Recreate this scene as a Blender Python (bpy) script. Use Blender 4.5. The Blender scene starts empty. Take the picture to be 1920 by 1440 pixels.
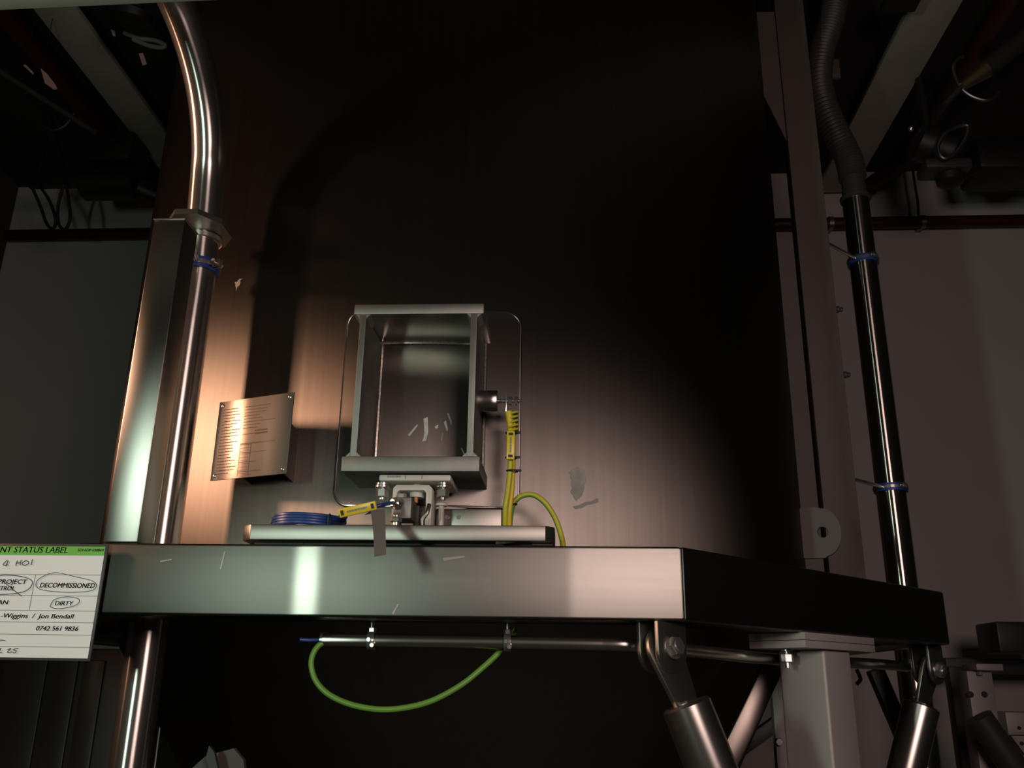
import bpy, bmesh, math, random
from mathutils import Vector as V, Matrix

random.seed(7)
SC = bpy.context.scene
COL = SC.collection
sin, cos, pi, rad = math.sin, math.cos, math.pi, math.radians

# ------------------------------------------------------------------ camera
F_PX = 1674.9
YAW, PITCH, ROLL = 0.0630, 0.3244, 0.0158
CAM = V((0, 0, 1.6))
_f = V((-sin(YAW) * cos(PITCH), cos(YAW) * cos(PITCH), sin(PITCH)))
_r = V((cos(YAW), sin(YAW), 0))
_u = _r.cross(_f)
_r2 = _r * cos(ROLL) + _u * sin(ROLL)
_u2 = _u * cos(ROLL) - _r * sin(ROLL)
cam_data = bpy.data.cameras.new('camera')
cam = bpy.data.objects.new('camera', cam_data)
COL.objects.link(cam)
SC.camera = cam
cam_data.sensor_fit = 'HORIZONTAL'
cam_data.sensor_width = 36
cam_data.lens = F_PX / 1920 * 36
cam_data.clip_start = 0.02
cam.matrix_world = Matrix(((_r2.x, _u2.x, -_f.x, CAM.x), (_r2.y, _u2.y, -_f.y, CAM.y),
                           (_r2.z, _u2.z, -_f.z, CAM.z), (0, 0, 0, 1)))

# ------------------------------------------------------------------ world, lamps, exposure
W = bpy.data.worlds.new('world')
SC.world = W
W.use_nodes = True
W.node_tree.nodes['Background'].inputs[0].default_value = (0.95, 1.0, 0.90, 1)
W.node_tree.nodes['Background'].inputs[1].default_value = 0.0032
SC.view_settings.view_transform = 'Standard'
SC.view_settings.look = 'None'
SC.view_settings.exposure = 0
SC.view_settings.gamma = 1
SC.view_settings.use_curve_mapping = False


def lamp(name, loc, target, sx, sy, power, color):
    d = bpy.data.lights.new(name, 'AREA')
    d.shape = 'RECTANGLE'
    d.size, d.size_y = sx, sy
    d.energy = power
    d.color = color
    o = bpy.data.objects.new(name, d)
    COL.objects.link(o)
    o.location = loc
    o.rotation_euler = (V(target) - V(loc)).to_track_quat('-Z', 'Y').to_euler()
    return o


lamp('cool_room_lamp', (-1.075, -0.34, 1.85), (-0.2, 1.8, 1.95), 0.11, 0.30, 11, (0.78, 1.0, 0.84))
lamp('warm_room_lamp', (0.76, -0.6, 2.2), (0.4, 1.8, 2.0), 0.8, 0.6, 24, (1.0, 0.76, 0.71))
side = lamp('side_room_lamp', (-2.7, 1.05, 2.65), (-0.7, 1.75, 2.2), 0.16, 0.4, 10.5, (1.0, 0.55, 0.35))
side.data.spread = rad(90)

# ------------------------------------------------------------------ pixel helpers (authoring aid: a point of the place at a known depth)


def ray(u, v):
    return _r2 * ((u - 960) / F_PX) - _u2 * ((v - 720) / F_PX) + _f


def at(u, v, Y):
    d = ray(u, v)
    return CAM + d * (Y / d.y)


def atz(u, v, z):
    d = ray(u, v)
    return CAM + d * ((z - CAM.z) / d.z)


TC = V((-0.319, 2.688, 0))   # tank axis
TR = 0.985                    # tank radius


def att(u, v, r=TR):
    d = ray(u, v)
    a = d.x ** 2 + d.y ** 2
    b = -2 * (d.x * TC.x + d.y * TC.y)
    c = TC.x ** 2 + TC.y ** 2 - r * r
    return CAM + d * ((-b - math.sqrt(b * b - 4 * a * c)) / (2 * a))


# ------------------------------------------------------------------ mesh builder
class MB:
    def __init__(s):
        s.bm = bmesh.new()

    def box(s, c, size, M=None, bev=0.0, mi=0, seg=2):
        t = bmesh.new()
        bmesh.ops.create_cube(t, size=1)
        bmesh.ops.scale(t, vec=V(size), verts=t.verts)
        if bev:
            bmesh.ops.bevel(t, geom=t.edges[:], offset=bev, segments=seg, profile=0.5, affect='EDGES')
        if M is not None:
            bmesh.ops.transform(t, matrix=M.to_4x4(), verts=t.verts)
        bmesh.ops.translate(t, vec=V(c), verts=t.verts)
        return s.add(t, mi)

    def add(s, t, mi=0):
        me = bpy.data.meshes.new('tmp')
        for f in t.faces:
            f.material_index = mi
        t.to_mesh(me)
        t.free()
        s.bm.from_mesh(me)
        bpy.data.meshes.remove(me)
        return s

    def prism(s, pts, vec, bev=0.0, mi=0, seg=2):
        t = bmesh.new()
        a = [t.verts.new(V(p)) for p in pts]
        b = [t.verts.new(V(p) + V(vec)) for p in pts]
        t.faces.new(a)
        t.faces.new(b[::-1])
        n = len(a)
        for i in range(n):
            t.faces.new((a[i], b[i], b[(i + 1) % n], a[(i + 1) % n]))
        bmesh.ops.recalc_face_normals(t, faces=t.faces[:])
        if bev:
            ed = [e for e in t.edges if e.calc_face_angle(0) > 0.5]
            bmesh.ops.bevel(t, geom=ed, offset=bev, segments=seg, profile=0.5, affect='EDGES')
        return s.add(t, mi)

    def rprism(s, outer, inner, vec, mi=0):
        # plate with a hole: two closed loops with the same number of points
        t = bmesh.new()
        vec = V(vec)
        A = [[t.verts.new(V(p) + k) for p in L] for L in (outer, inner) for k in (V((0, 0, 0)), vec)]
        n = len(outer)
        for i in range(n):
            j = (i + 1) % n
            t.faces.new((A[0][i], A[0][j], A[2][j], A[2][i]))
            t.faces.new((A[1][i], A[3][i], A[3][j], A[1][j]))
            t.faces.new((A[0][i], A[1][i], A[1][j], A[0][j]))
            t.faces.new((A[2][i], A[2][j], A[3][j], A[3][i]))
        bmesh.ops.recalc_face_normals(t, faces=t.faces[:])
        return s.add(t, mi)

    def lathe(s, prof, o, axis=(0, 0, 1), n=32, caps=True, mi=0):
        o = V(o)
        ax = V(axis).normalized()
        q = ax.to_track_quat('Z', 'Y').to_matrix()
        t = bmesh.new()
        rings = []
        for (r, h) in prof:
            rings.append([t.verts.new(o + q @ V((r * cos(2 * pi * i / n), r * sin(2 * pi * i / n), h))) for i in range(n)])
        for a, b in zip(rings, rings[1:]):
            for i in range(n):
                t.faces.new((a[i], a[(i + 1) % n], b[(i + 1) % n], b[i]))
        if caps:
            t.faces.new(rings[0][::-1])
            t.faces.new(rings[-1])
        bmesh.ops.recalc_face_normals(t, faces=t.faces[:])
        return s.add(t, mi)

    def cyl(s, p0, p1, r, r2=None, n=32, bev=0.0, mi=0):
        p0, p1 = V(p0), V(p1)
        L = (p1 - p0).length
        r2 = r if r2 is None else r2
        prof = [(r, 0), (r2, L)] if not bev else [(r - bev, 0), (r, bev), (r2, L - bev), (r2 - bev, L)]
        return s.lathe(prof, p0, p1 - p0, n, mi=mi)

    def pipe(s, p0, p1, r, wall, n=40, mi=0):
        # open-ended hollow tube
        p0, p1 = V(p0), V(p1)
        L = (p1 - p0).length
        return s.lathe([(r - wall, 0.0), (r, 0.0), (r, L), (r - wall, L), (r - wall, 0.0)], p0, p1 - p0, n, caps=False, mi=mi)

    def tube(s, path, r, n=14, closed=False, stripes=0, twist=0.0, mi=0, caps=True):
        path = [V(p) for p in path]
        m = len(path)
        rr = r if callable(r) else (lambda k: r)
        tg = []
        for i in range(m):
            a = path[(i - 1) % m] if (closed or i > 0) else path[i]
            b = path[(i + 1) % m] if (closed or i < m - 1) else path[i]
            tg.append((b - a).normalized())
        up = V((0, 0, 1)) if abs(tg[0].z) < 0.9 else V((0, 1, 0))
        nv = (up - tg[0] * up.dot(tg[0])).normalized()
        t = bmesh.new()
        rings, L = [], 0.0
        for i in range(m):
            if i:
                nv = (nv - tg[i] * nv.dot(tg[i])).normalized()
                L += (path[i] - path[i - 1]).length
            bn = tg[i].cross(nv)
            R = rr(i / (m - 1))
            a0 = twist * L
            rings.append([t.verts.new(path[i] + (nv * cos(a0 + 2 * pi * k / n) + bn * sin(a0 + 2 * pi * k / n)) * R) for k in range(n)])
        pairs = list(zip(rings, rings[1:])) + ([(rings[-1], rings[0])] if closed else [])
        fs = []
        for a, b in pairs:
            for k in range(n):
                f = t.faces.new((a[k], a[(k + 1) % n], b[(k + 1) % n], b[k]))
                fs.append((f, k))
        if caps and not closed:
            t.faces.new(rings[0][::-1])
            t.faces.new(rings[-1])
        bmesh.ops.recalc_face_normals(t, faces=t.faces[:])
        me = bpy.data.meshes.new('tmp')
        for f in t.faces:
            f.material_index = mi
        if stripes:
            for f, k in fs:
                if (k * 2 * stripes // n) % 2:
                    f.material_index = 1
        t.to_mesh(me)
        t.free()
        s.bm.from_mesh(me)
        bpy.data.meshes.remove(me)
        return s

    def hexnut(s, p0, p1, r):
        return s.cyl(p0, p1, r, n=6, bev=r * 0.12)

    def quad(s, *pts):
        s.bm.faces.new([s.bm.verts.new(V(p)) for p in pts])
        return s

    def build(s, name, mats, parent=None, smooth=35, loc=None, **props):
        if not isinstance(mats, (list, tuple)):
            mats = [mats]
        bm = s.bm
        if parent is not None:
            o0 = ORG[parent.name]
        elif loc is not None:
            o0 = V(loc)
        else:
            xs = [v.co for v in bm.verts]
            o0 = V(((min(c.x for c in xs) + max(c.x for c in xs)) / 2, (min(c.y for c in xs) + max(c.y for c in xs)) / 2, min(c.z for c in xs)))
        bmesh.ops.translate(bm, vec=-o0, verts=bm.verts)
        me = bpy.data.meshes.new(name)
        bm.to_mesh(me)
        bm.free()
        for m in mats:
            me.materials.append(m)
        if smooth:
            me.polygons.foreach_set('use_smooth', [True] * len(me.polygons))
            me.set_sharp_from_angle(angle=rad(smooth))
        o = bpy.data.objects.new(name, me)
        COL.objects.link(o)
        if parent is not None:
            o.parent = parent
            ORG[o.name] = ORG[parent.name]
        else:
            o.location = o0
            ORG[o.name] = o0
        for k, v in props.items():
            o[k] = v
        return o


ORG = {}


def thing(name, label, cat, loc, group=None):
    o = bpy.data.objects.new(name, None)
    o.empty_display_size = 0.05
    COL.objects.link(o)
    o.location = V(loc)
    ORG[o.name] = V(loc)
    o['label'] = label
    o['category'] = cat
    if group:
        o['group'] = group
    return o


def tag(o, label, cat, group=None):
    o['label'] = label
    o['category'] = cat
    if group:
        o['group'] = group
    return o


def smooth_path(pts, n=8, closed=False):
    pts = [V(p) for p in pts]
    m = len(pts)
    out = []
    for i in range(m if closed else m - 1):
        if closed:
            p0, p1, p2, p3 = pts[(i - 1) % m], pts[i], pts[(i + 1) % m], pts[(i + 2) % m]
        else:
            p0, p1, p2, p3 = pts[max(i - 1, 0)], pts[i], pts[i + 1], pts[min(i + 2, m - 1)]
        for k in range(n):
            t = k / n
            out.append(0.5 * ((2 * p1) + (p2 - p0) * t + (2 * p0 - 5 * p1 + 4 * p2 - p3) * t * t + (3 * p1 - p0 - 3 * p2 + p3) * t ** 3))
    if not closed:
        out.append(pts[-1])
    return out


# ------------------------------------------------------------------ materials
def nodes(name):
    m = bpy.data.materials.new(name)
    m.use_nodes = True
    nt = m.node_tree
    return m, nt, nt.nodes, nt.links, nt.nodes['Principled BSDF']


def noise(nt, scale, vec_scale=(1, 1, 1), detail=4, coord='Object'):
    tc = nt.nodes.new('ShaderNodeTexCoord')
    mp = nt.nodes.new('ShaderNodeMapping')
    mp.inputs['Scale'].default_value = vec_scale
    nz = nt.nodes.new('ShaderNodeTexNoise')
    nz.inputs['Scale'].default_value = scale
    nz.inputs['Detail'].default_value = detail
    nt.links.new(tc.outputs[coord], mp.inputs[0])
    nt.links.new(mp.outputs[0], nz.inputs[0])
    return nz.outputs['Fac']


def ramp(nt, fac, a, b, lo=0.3, hi=0.7):
    r = nt.nodes.new('ShaderNodeMapRange')
    r.inputs['From Min'].default_value = lo
    r.inputs['From Max'].default_value = hi
    r.inputs['To Min'].default_value = a
    r.inputs['To Max'].default_value = b
    nt.links.new(fac, r.inputs['Value'])
    return r.outputs[0]


def steel(name, col=(0.56, 0.53, 0.50), a=(0.12, 0.12), tangent=None, var=0.08, scale=20, streak=(1, 1, 1), wide=0.12, wide_rough=0.65, sharp=0.0, sharp_a=(0.1, 0.02)):
    """metal with a brushed lobe: a = spread (along tangent, across it); wide = share of a dull broad lobe; sharp = share of a tight lobe"""
    m, nt, N, L, P = nodes(name)
    N.remove(P)
    nz = noise(nt, scale, streak)
    blot = noise(nt, 6)
    mu = N.new('ShaderNodeMath')
    mu.operation = 'MULTIPLY'
    L.new(ramp(nt, blot, 1 - var * 0.6, 1.0), mu.inputs[0])
    L.new(ramp(nt, nz, 1 - var, 1.0), mu.inputs[1])
    mx = N.new('ShaderNodeMix')
    mx.data_type = 'RGBA'
    mx.inputs['A'].default_value = (0, 0, 0, 1)
    mx.inputs['B'].default_value = (*col, 1)
    L.new(mu.outputs[0], mx.inputs['Factor'])
    colr = mx.outputs['Result']

    def lobe(ax, ay, dist='BECKMANN'):
        g = N.new('ShaderNodeBsdfAnisotropic')
        g.distribution = dist
        L.new(colr, g.inputs['Color'])
        asp = math.sqrt(ay / ax)
        g.inputs['Roughness'].default_value = (ax * ay) ** 0.25
        g.inputs['Anisotropy'].default_value = asp - 1
        if tangent == 'radial':
            n = N.new('ShaderNodeTangent')
            n.direction_type = 'RADIAL'
            n.axis = 'Z'
            L.new(n.outputs[0], g.inputs['Tangent'])
        elif tangent:
            n = N.new('ShaderNodeCombineXYZ')
            n.inputs[0].default_value, n.inputs[1].default_value, n.inputs[2].default_value = tangent
            L.new(n.outputs[0], g.inputs['Tangent'])
        return g.outputs[0]
    out = lobe(*a)
    for share, lb in ((wide, (wide_rough ** 2, wide_rough ** 2 * 0.999)), (sharp, sharp_a)):
        if share:
            ms = N.new('ShaderNodeMixShader')
            ms.inputs[0].default_value = share
            L.new(out, ms.inputs[1])
            L.new(lobe(*lb, dist='BECKMANN' if lb is sharp_a else 'GGX'), ms.inputs[2])
            out = ms.outputs[0]
    L.new(out, N['Material Output'].inputs[0])
    return m


def paint(name, col, rough=0.5, var=0.12, scale=6, metallic=0.0, spec=0.5):
    m, nt, N, L, P = nodes(name)
    nz = noise(nt, scale)
    mx = nt.nodes.new('ShaderNodeMix')
    mx.data_type = 'RGBA'
    mx.inputs['A'].default_value = (col[0] * (1 - var), col[1] * (1 - var), col[2] * (1 - var), 1)
    mx.inputs['B'].default_value = (*col, 1)
    L.new(ramp(nt, nz, 0, 1), mx.inputs['Factor'])
    L.new(mx.outputs['Result'], P.inputs['Base Color'])
    P.inputs['Roughness'].default_value = rough
    P.inputs['Metallic'].default_value = metallic
    P.inputs['Specular IOR Level'].default_value = spec
    return m


Z1 = (0, 0, 1)
M_TANK = steel('brushed tank steel', (0.225, 0.20, 0.175), (0.42, 0.105), 'radial', 0.12, 6, (14, 14, 0.3), 0.05)
M_BEAM = steel('satin beam steel', (0.27, 0.26, 0.235), (0.28, 0.17), Z1, 0.06, 10, (0.4, 0.4, 10), 0.09, 0.6, 0.26, (0.28, 0.007))
M_STEEL = steel('satin steel', (0.36, 0.345, 0.31), (0.18, 0.18), None, 0.08, 30, (1, 1, 1), 0.2)
M_POST = steel('brushed post steel', (0.50, 0.485, 0.445), (0.19, 0.13), (1, 0, 0), 0.06, 8, (30, 30, 0.6), 0.05)
M_DULL = paint('dull brown grey post paint', (0.085, 0.072, 0.062), 0.6, 0.1)
M_RPOST = steel('dull dark post steel', (0.24, 0.20, 0.175), (0.14, 0.14), None, 0.08, 8, (10, 10, 0.6), 0.2)
M_STRUT = steel('satin strut steel', (0.56, 0.52, 0.48), (0.09, 0.09), None, 0.03, 8, (6, 6, 0.4), 0.15, 0.5)
M_PIPE = steel('polished pipe steel', (0.55, 0.51, 0.47), (0.17, 0.045), Z1, 0.03, 8, (6, 6, 0.4), 0.15, 0.5)
M_DPIPE = steel('dark polished pipe steel', (0.50, 0.46, 0.42), (0.22, 0.02), Z1, 0.03, 8, (6, 6, 0.4), 0.04, 0.5)
M_BRKT = steel('milled bracket steel', (0.26, 0.265, 0.245), (0.25, 0.25), None, 0.12, 25, (1, 1, 1), 0.5, 0.75)
M_LITUNDER = steel('smooth lit underside steel', (0.80, 0.78, 0.72), (0.12, 0.07), (0, 1, 0), 0.06, 15, (1, 1, 1), 0.06)  # paler than the bracket steel: lit look of the underside put into colour
M_PAD = steel('bracket pad steel', (0.20, 0.18, 0.16), (0.34, 0.075), (1, 0, 0), 0.08, 15, (1, 1, 1), 0.12)
M_WELD = steel('weld bead steel', (0.62, 0.56, 0.50), (0.08, 0.08), None, 0.5, 200, (1, 1, 1), 0.3)
M_WELD2 = steel('dressed weld steel', (0.40, 0.36, 0.33), (0.10, 0.10), None, 0.1, 60, (1, 1, 1), 0.1)
M_BOLT = steel('bolt steel', (0.66, 0.63, 0.60), (0.08, 0.08), None, 0.05, 30, (1, 1, 1), 0.25)
M_PLATE = steel('nameplate steel', (0.36, 0.30, 0.25), (0.24, 0.035), Z1, 0.06, 20, (1, 1, 1), 0.65, 0.7)
M_CAST = paint('cream cast metal', (0.55, 0.53, 0.47), 0.45, 0.1)
M_COLUMN = paint('bead blasted column steel', (0.34, 0.31, 0.29), 0.55, 0.08, metallic=0.3)
M_DARK = paint('dark painted metal', (0.012, 0.011, 0.010), 0.5)
M_RUBBER = paint('black rubber', (0.010, 0.010, 0.010), 0.6)
M_SLATE = paint('dull grey steel', (0.055, 0.052, 0.048), 0.5, metallic=0.3)
M_BLUE = paint('blue cable sheath', (0.012, 0.045, 0.19), 0.38)
M_CLAMPBLUE = paint('blue silicone liner', (0.010, 0.045, 0.26), 0.4)
M_YEL = paint('yellow sleeve', (0.62, 0.46, 0.015), 0.42)
M_TAGY = paint('yellow cable tag', (0.68, 0.52, 0.03), 0.35)
M_GREEN = paint('green cable sheath', (0.15, 0.34, 0.045), 0.4)
M_YELG = paint('yellow green cable sheath', (0.50, 0.46, 0.03), 0.4)
M_RED = paint('dark red pipe paint', (0.04, 0.004, 0.004), 0.4)
M_BEIGE = paint('beige steel beam paint', (0.42, 0.39, 0.31), 0.6)
M_BAR = paint('pale grey bar paint', (0.34, 0.355, 0.30), 0.6)
M_WALL = paint('off white wall panel paint', (0.50, 0.47, 0.44), 0.75, 0.06, 2)
M_SHADE = paint('wall paint dark for shade', (0.05, 0.045, 0.04), 0.8)  # shadow at far left put into the wall paint as dark colour
M_CEIL = paint('dark ceiling void', (0.018, 0.016, 0.014), 0.9)  # near black colour stands in for the unlit space overhead
M_FLOOR = paint('grey resin floor', (0.05, 0.045, 0.042), 0.6)
M_PAPER = paint('white printed card', (0.78, 0.82, 0.84), 0.5, 0.03)
M_LGREEN = paint('green printed band', (0.14, 0.47, 0.06), 0.5, 0.03)
M_INK = paint('black ink', (0.012, 0.011, 0.012), 0.6)
M_LINE = paint('grey printed ruling', (0.20, 0.20, 0.19), 0.6)
M_PEN = paint('marker pen ink', (0.05, 0.035, 0.04), 0.6)
M_TAPE = paint('grey tape', (0.22, 0.22, 0.21), 0.5)
M_ETCH = paint('etched nameplate ink', (0.035, 0.028, 0.022), 0.6)
M_SCUFF = paint('pale scuff', (0.50, 0.48, 0.44), 0.55, 0.3, 60)
M_GLUE = paint('tape residue', (0.30, 0.28, 0.25), 0.6, 0.3, 40)
M_HOSE = paint('grey ribbed hose', (0.045, 0.038, 0.034), 0.5)
M_ORANGE = paint('orange seal', (0.60, 0.20, 0.08), 0.5)
M_PALEPINK = paint('pale pink surface', (0.60, 0.38, 0.33), 0.6)  # for the lit wall patches this pink is light put into colour
M_WHITEP = paint('white plastic', (0.22, 0.21, 0.20), 0.5)

# ------------------------------------------------------------------ the room
YB = 4.6          # back wall
ZC = 4.43         # ceiling


def struct(o, label=None):
    o['kind'] = 'structure'
    if label:
        o['label'] = label
        o['category'] = o.name.split('_')[0]
    return o


struct(MB().box((-0.4, 0.6, -0.05), (8.0, 8.2, 0.1)).build('floor', M_FLOOR, smooth=0), 'grey resin floor under the tank')
struct(MB().box((-0.4, YB + 0.05, ZC / 2), (8.0, 0.1, ZC)).build('wall_back', M_WALL, smooth=0), 'pale back wall behind the tank')
struct(MB().box((-3.37, 0.6, ZC / 2), (0.1, 7.98, ZC)).build('wall_left', M_SHADE, smooth=0), 'side wall at far left with shade in its dark paint')
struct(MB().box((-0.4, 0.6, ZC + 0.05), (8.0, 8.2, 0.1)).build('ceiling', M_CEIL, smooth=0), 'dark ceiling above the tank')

# ------------------------------------------------------------------ tank
tank = thing('storage_tank', 'huge brushed stainless steel cylindrical tank with cone bottom inside the ring beam', 'tank', (TC.x, TC.y, 0.75))


def shell(r, z0, z1, n=256):
    t = MB()
    t.lathe([(r, z0), (r, z1 - 0.05), (r - 0.015, z1 - 0.015), (r - 0.05, z1)], TC, n=n)
    return t


shell(TR, 1.80, 4.40).build('tank_shell', M_TANK, tank)
t = MB()
cb = bmesh.new()
n = 160
rings = []
for (r, z, dx) in [(0.984, 1.802, 0), (0.965, 1.77, 0.003), (0.55, 1.05, 0.05), (0.2, 0.75, 0.07)]:
    rings.append([cb.verts.new(V((TC.x + dx + r * cos(2 * pi * i / n), TC.y + r * sin(2 * pi * i / n), z))) for i in range(n)])
for a, b in zip(rings, rings[1:]):
    for i in range(n):
        cb.faces.new((a[i], b[i], b[(i + 1) % n], a[(i + 1) % n]))
cb.faces.new(rings[-1])
cb.faces.new(rings[0][::-1])
bmesh.ops.recalc_face_normals(cb, faces=cb.faces[:])
t.add(cb)
t.build('tank_cone', M_TANK, tank)


def patch(px, r=TR + 0.0006, thick=0.0004):
    """a thin mark lying on the tank shell, outline given in picture coordinates"""
    pts = [att(u, v, r) for u, v in px]
    c = sum(pts, V()) / len(pts)
    nrm = V((c.x - TC.x, c.y - TC.y, 0)).normalized()
    return pts, nrm * thick


def mark(parent, name, mat, px, seed=0, thick=0.0004):
    rnd = random.Random(seed)
    p2 = []
    m = len(px)
    for i in range(m):
        a, b = px[i], px[(i + 1) % m]
        for k in range(4):
            f = k / 4
            p2.append((a[0] + (b[0] - a[0]) * f + rnd.uniform(-1.5, 1.5), a[1] + (b[1] - a[1]) * f + rnd.uniform(-1.5, 1.5)))
    pts, v = patch(p2)
    return MB().prism(pts, v).build(name, mat, parent, smooth=0)


mark(tank, 'tape_residue', M_GLUE, [(1068, 884), (1082, 876), (1097, 880), (1099, 905), (1092, 930), (1080, 938), (1070, 925), (1072, 905)], 1)
mark(tank, 'scuff', M_GLUE, [(440, 532), (448, 524), (454, 522), (450, 533), (443, 545)], 2)
mark(tank, 'scuff', M_GLUE, [(1075, 950), (1120, 935), (1122, 940), (1080, 956)], 3)

# lifting lug on the tank's right flank: a radial plate with an eye
a_l = math.atan2(2.36 - TC.y, 0.66 - TC.x)
rd = V((cos(a_l), sin(a_l), 0))
eye_c = V((TC.x, TC.y, 1.985)) + rd * (TR + 0.052)
outer, inner = [], []
for i in range(40):
    a = 2 * pi * i / 40
    inner.append(eye_c + rd * (0.014 * cos(a)) + V((0, 0, 0.014 * sin(a))))
    if cos(a) >= 0:
        outer.append(eye_c + rd * (0.045 * cos(a)) + V((0, 0, 0.062 * sin(a))))
    else:
        outer.append(eye_c + rd * (-0.056 * min(1, abs(cos(a)) * 1.5)) + V((0, 0, 0.066 * max(-1, min(1, sin(a) * 1.25)))))
tv = V((-rd.y, rd.x, 0)) * 0.014
lug = MB().rprism([p - tv * 0.5 for p in outer], [p - tv * 0.5 for p in inner], tv).build('lifting_lug', M_DULL, tank, label='steel lifting lug with round eye')

# ------------------------------------------------------------------ ring beam (octagon of 120 mm box section)
BT, BB, BW = 1.8205, 1.701, 0.12
FX0, FX1 = -0.835, 0.1914
O8 = [V((FX0, 1.5, 0)), V((FX1, 1.5, 0)), V((0.8794, 2.188, 0)), V((0.8794, 3.188, 0)), V((FX1, 3.876, 0)), V((FX0, 3.876, 0)), V((-1.523, 3.188, 0)), V((-1.523, 2.188, 0))]


def inset(P, d):
    out = []
    m = len(P)
    for i in range(m):
        e0 = (P[i] - P[i - 1]).normalized()
        e1 = (P[(i + 1) % m] - P[i]).normalized()
        n0, n1 = V((-e0.y, e0.x, 0)), V((-e1.y, e1.x, 0))
        b = (n0 + n1).normalized()
        out.append(P[i] + b * (d / b.dot(n0)))
    return out


I8 = inset(O8, BW)
ring = thing('ring_beam', 'octagonal stainless box section ring beam encircling the tank', 'beam', ((FX0 + FX1) / 2, 2.688, BB))
for i in range(8):
    j = (i + 1) % 8
    MB().prism([p + V((0, 0, BB)) for p in (O8[i], O8[j], I8[j], I8[i])], (0, 0, BT - BB), bev=0.005, seg=3).build('beam_section', M_BEAM, ring)


def beam_mark(px, name='scratch', mat=M_SCUFF):
    pts = [at(u, v, 1.4996) for u, v in px]
    return MB().prism(pts, (0, -0.0003, 0)).build(name, mat, ring, smooth=0)


beam_mark([(412, 1066), (420, 1034), (423, 1034), (415, 1068)])
beam_mark([(735, 1150), (746, 1132), (748, 1133), (738, 1152)])
beam_mark([(830, 1046), (870, 1042), (872, 1045), (832, 1052)], mat=M_GLUE)
beam_mark([(300, 1052), (322, 1048), (322, 1050), (301, 1054)])
# lug plates welded under the two visible corners


def arc_plate(c, ax_h, nrm, R, tail_pts, th):
    """plate in the plane (ax_h, z): half disc round c joined to tail points"""
    pts = []
    for p in tail_pts:
        pts.append(V(c) + ax_h * p[0] + V((0, 0, p[1])))
    return pts


S45 = V((0.70711, 0.70711, 0))     # along the right-hand ring side
N45 = V((0.70711, -0.70711, 0))    # its outward normal


def disc_plate(c, hdir, ddir, R, reach, th, nrm, taper=1.0):
    """stadium: disc round c, then straight to a blunt end at c + ddir*reach"""
    c, hd, dd = V(c), V(hdir).normalized(), V(ddir).normalized()
    pts = []
    for i in range(19):
        a = pi * i / 18
        pts.append(c + hd * (R * cos(a)) - dd * (R * sin(a)))
    pts.append(c - hd * (R * taper) + dd * reach)
    pts.append(c + hd * (R * taper) + dd * reach)
    m = MB()
    m.prism([p - V(nrm) * th / 2 for p in pts], V(nrm) * th, bev=0.0015)
    return m


P_L1 = V((0.160, 1.532, 1.656))
P_L2 = V((0.842, 2.226, 1.650))
for c in (P_L1, P_L2):
    for k in (-1, 1):
        disc_plate(c + N45 * (0.019 * k - 0.006), S45, (0, 0, 1), 0.036, BB - c.z, 0.008, N45).build('lug_plate', M_STEEL, ring)

# ------------------------------------------------------------------ mounting bracket on the tank
XL, XR = -0.4035, -0.1535
ZB0, ZB1, ZT0, ZT1 = 1.9585, 1.986, 2.2635, 2.284
YF = 1.55


def tank_y(x, r=TR):
    return TC.y - math.sqrt(r * r - (x - TC.x) ** 2)


br = thing('mounting_bracket', 'open fronted milled metal box bracket on the front of the tank', 'bracket', ((XL + XR) / 2, YF, ZB0))


def plate_to_tank(x0, x1, z0, z1, yf, r, bev=0.0015, n=8):
    pts = [V((x0, yf, z0)), V((x1, yf, z0))]
    for i in range(n + 1):
        x = x1 + (x0 - x1) * i / n
        pts.append(V((x, tank_y(x, r), z0)))
    return MB().prism(pts, (0, 0, z1 - z0), bev=bev)


RP = TR + 0.008
tp_ = plate_to_tank(XL + 0.002, XR - 0.0, ZT0, ZT1, YF, RP).build('top_plate', [M_BRKT, M_LITUNDER], br)
for p_ in tp_.data.polygons:
    if p_.normal.z < -0.9:
        p_.material_index = 1
plate_to_tank(XL, XR, ZB0, ZB1, YF, RP).build('bottom_plate', M_BRKT, br)
for x0, x1 in ((XL + 0.014, XL + 0.026), (XR - 0.024, XR - 0.012)):
    pts = [V((x0, YF + 0.001, ZB1)), V((x0, YF + 0.001, ZT0)), V((x0, tank_y(x0, RP), ZT0)), V((x0, tank_y(x0, RP), ZB1))]
    MB().prism(pts, (x1 - x0, 0, 0), bev=0.001).build('side_plate', M_BRKT, br)
# corner fillets at the open front
for (x, s) in ((XL + 0.026, 1), (XR - 0.024, -1), (XL + 0.014, -1), (XR - 0.012, 1)):
    for (z, q) in ((ZB1, 1), (ZT0, -1)):
        MB().prism([(x, YF + 0.001, z), (x + s * 0.008, YF + 0.001, z), (x, YF + 0.001, z + q * 0.008)], (0, 0.05, 0)).build('corner_weld', M_BRKT, br)


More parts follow.
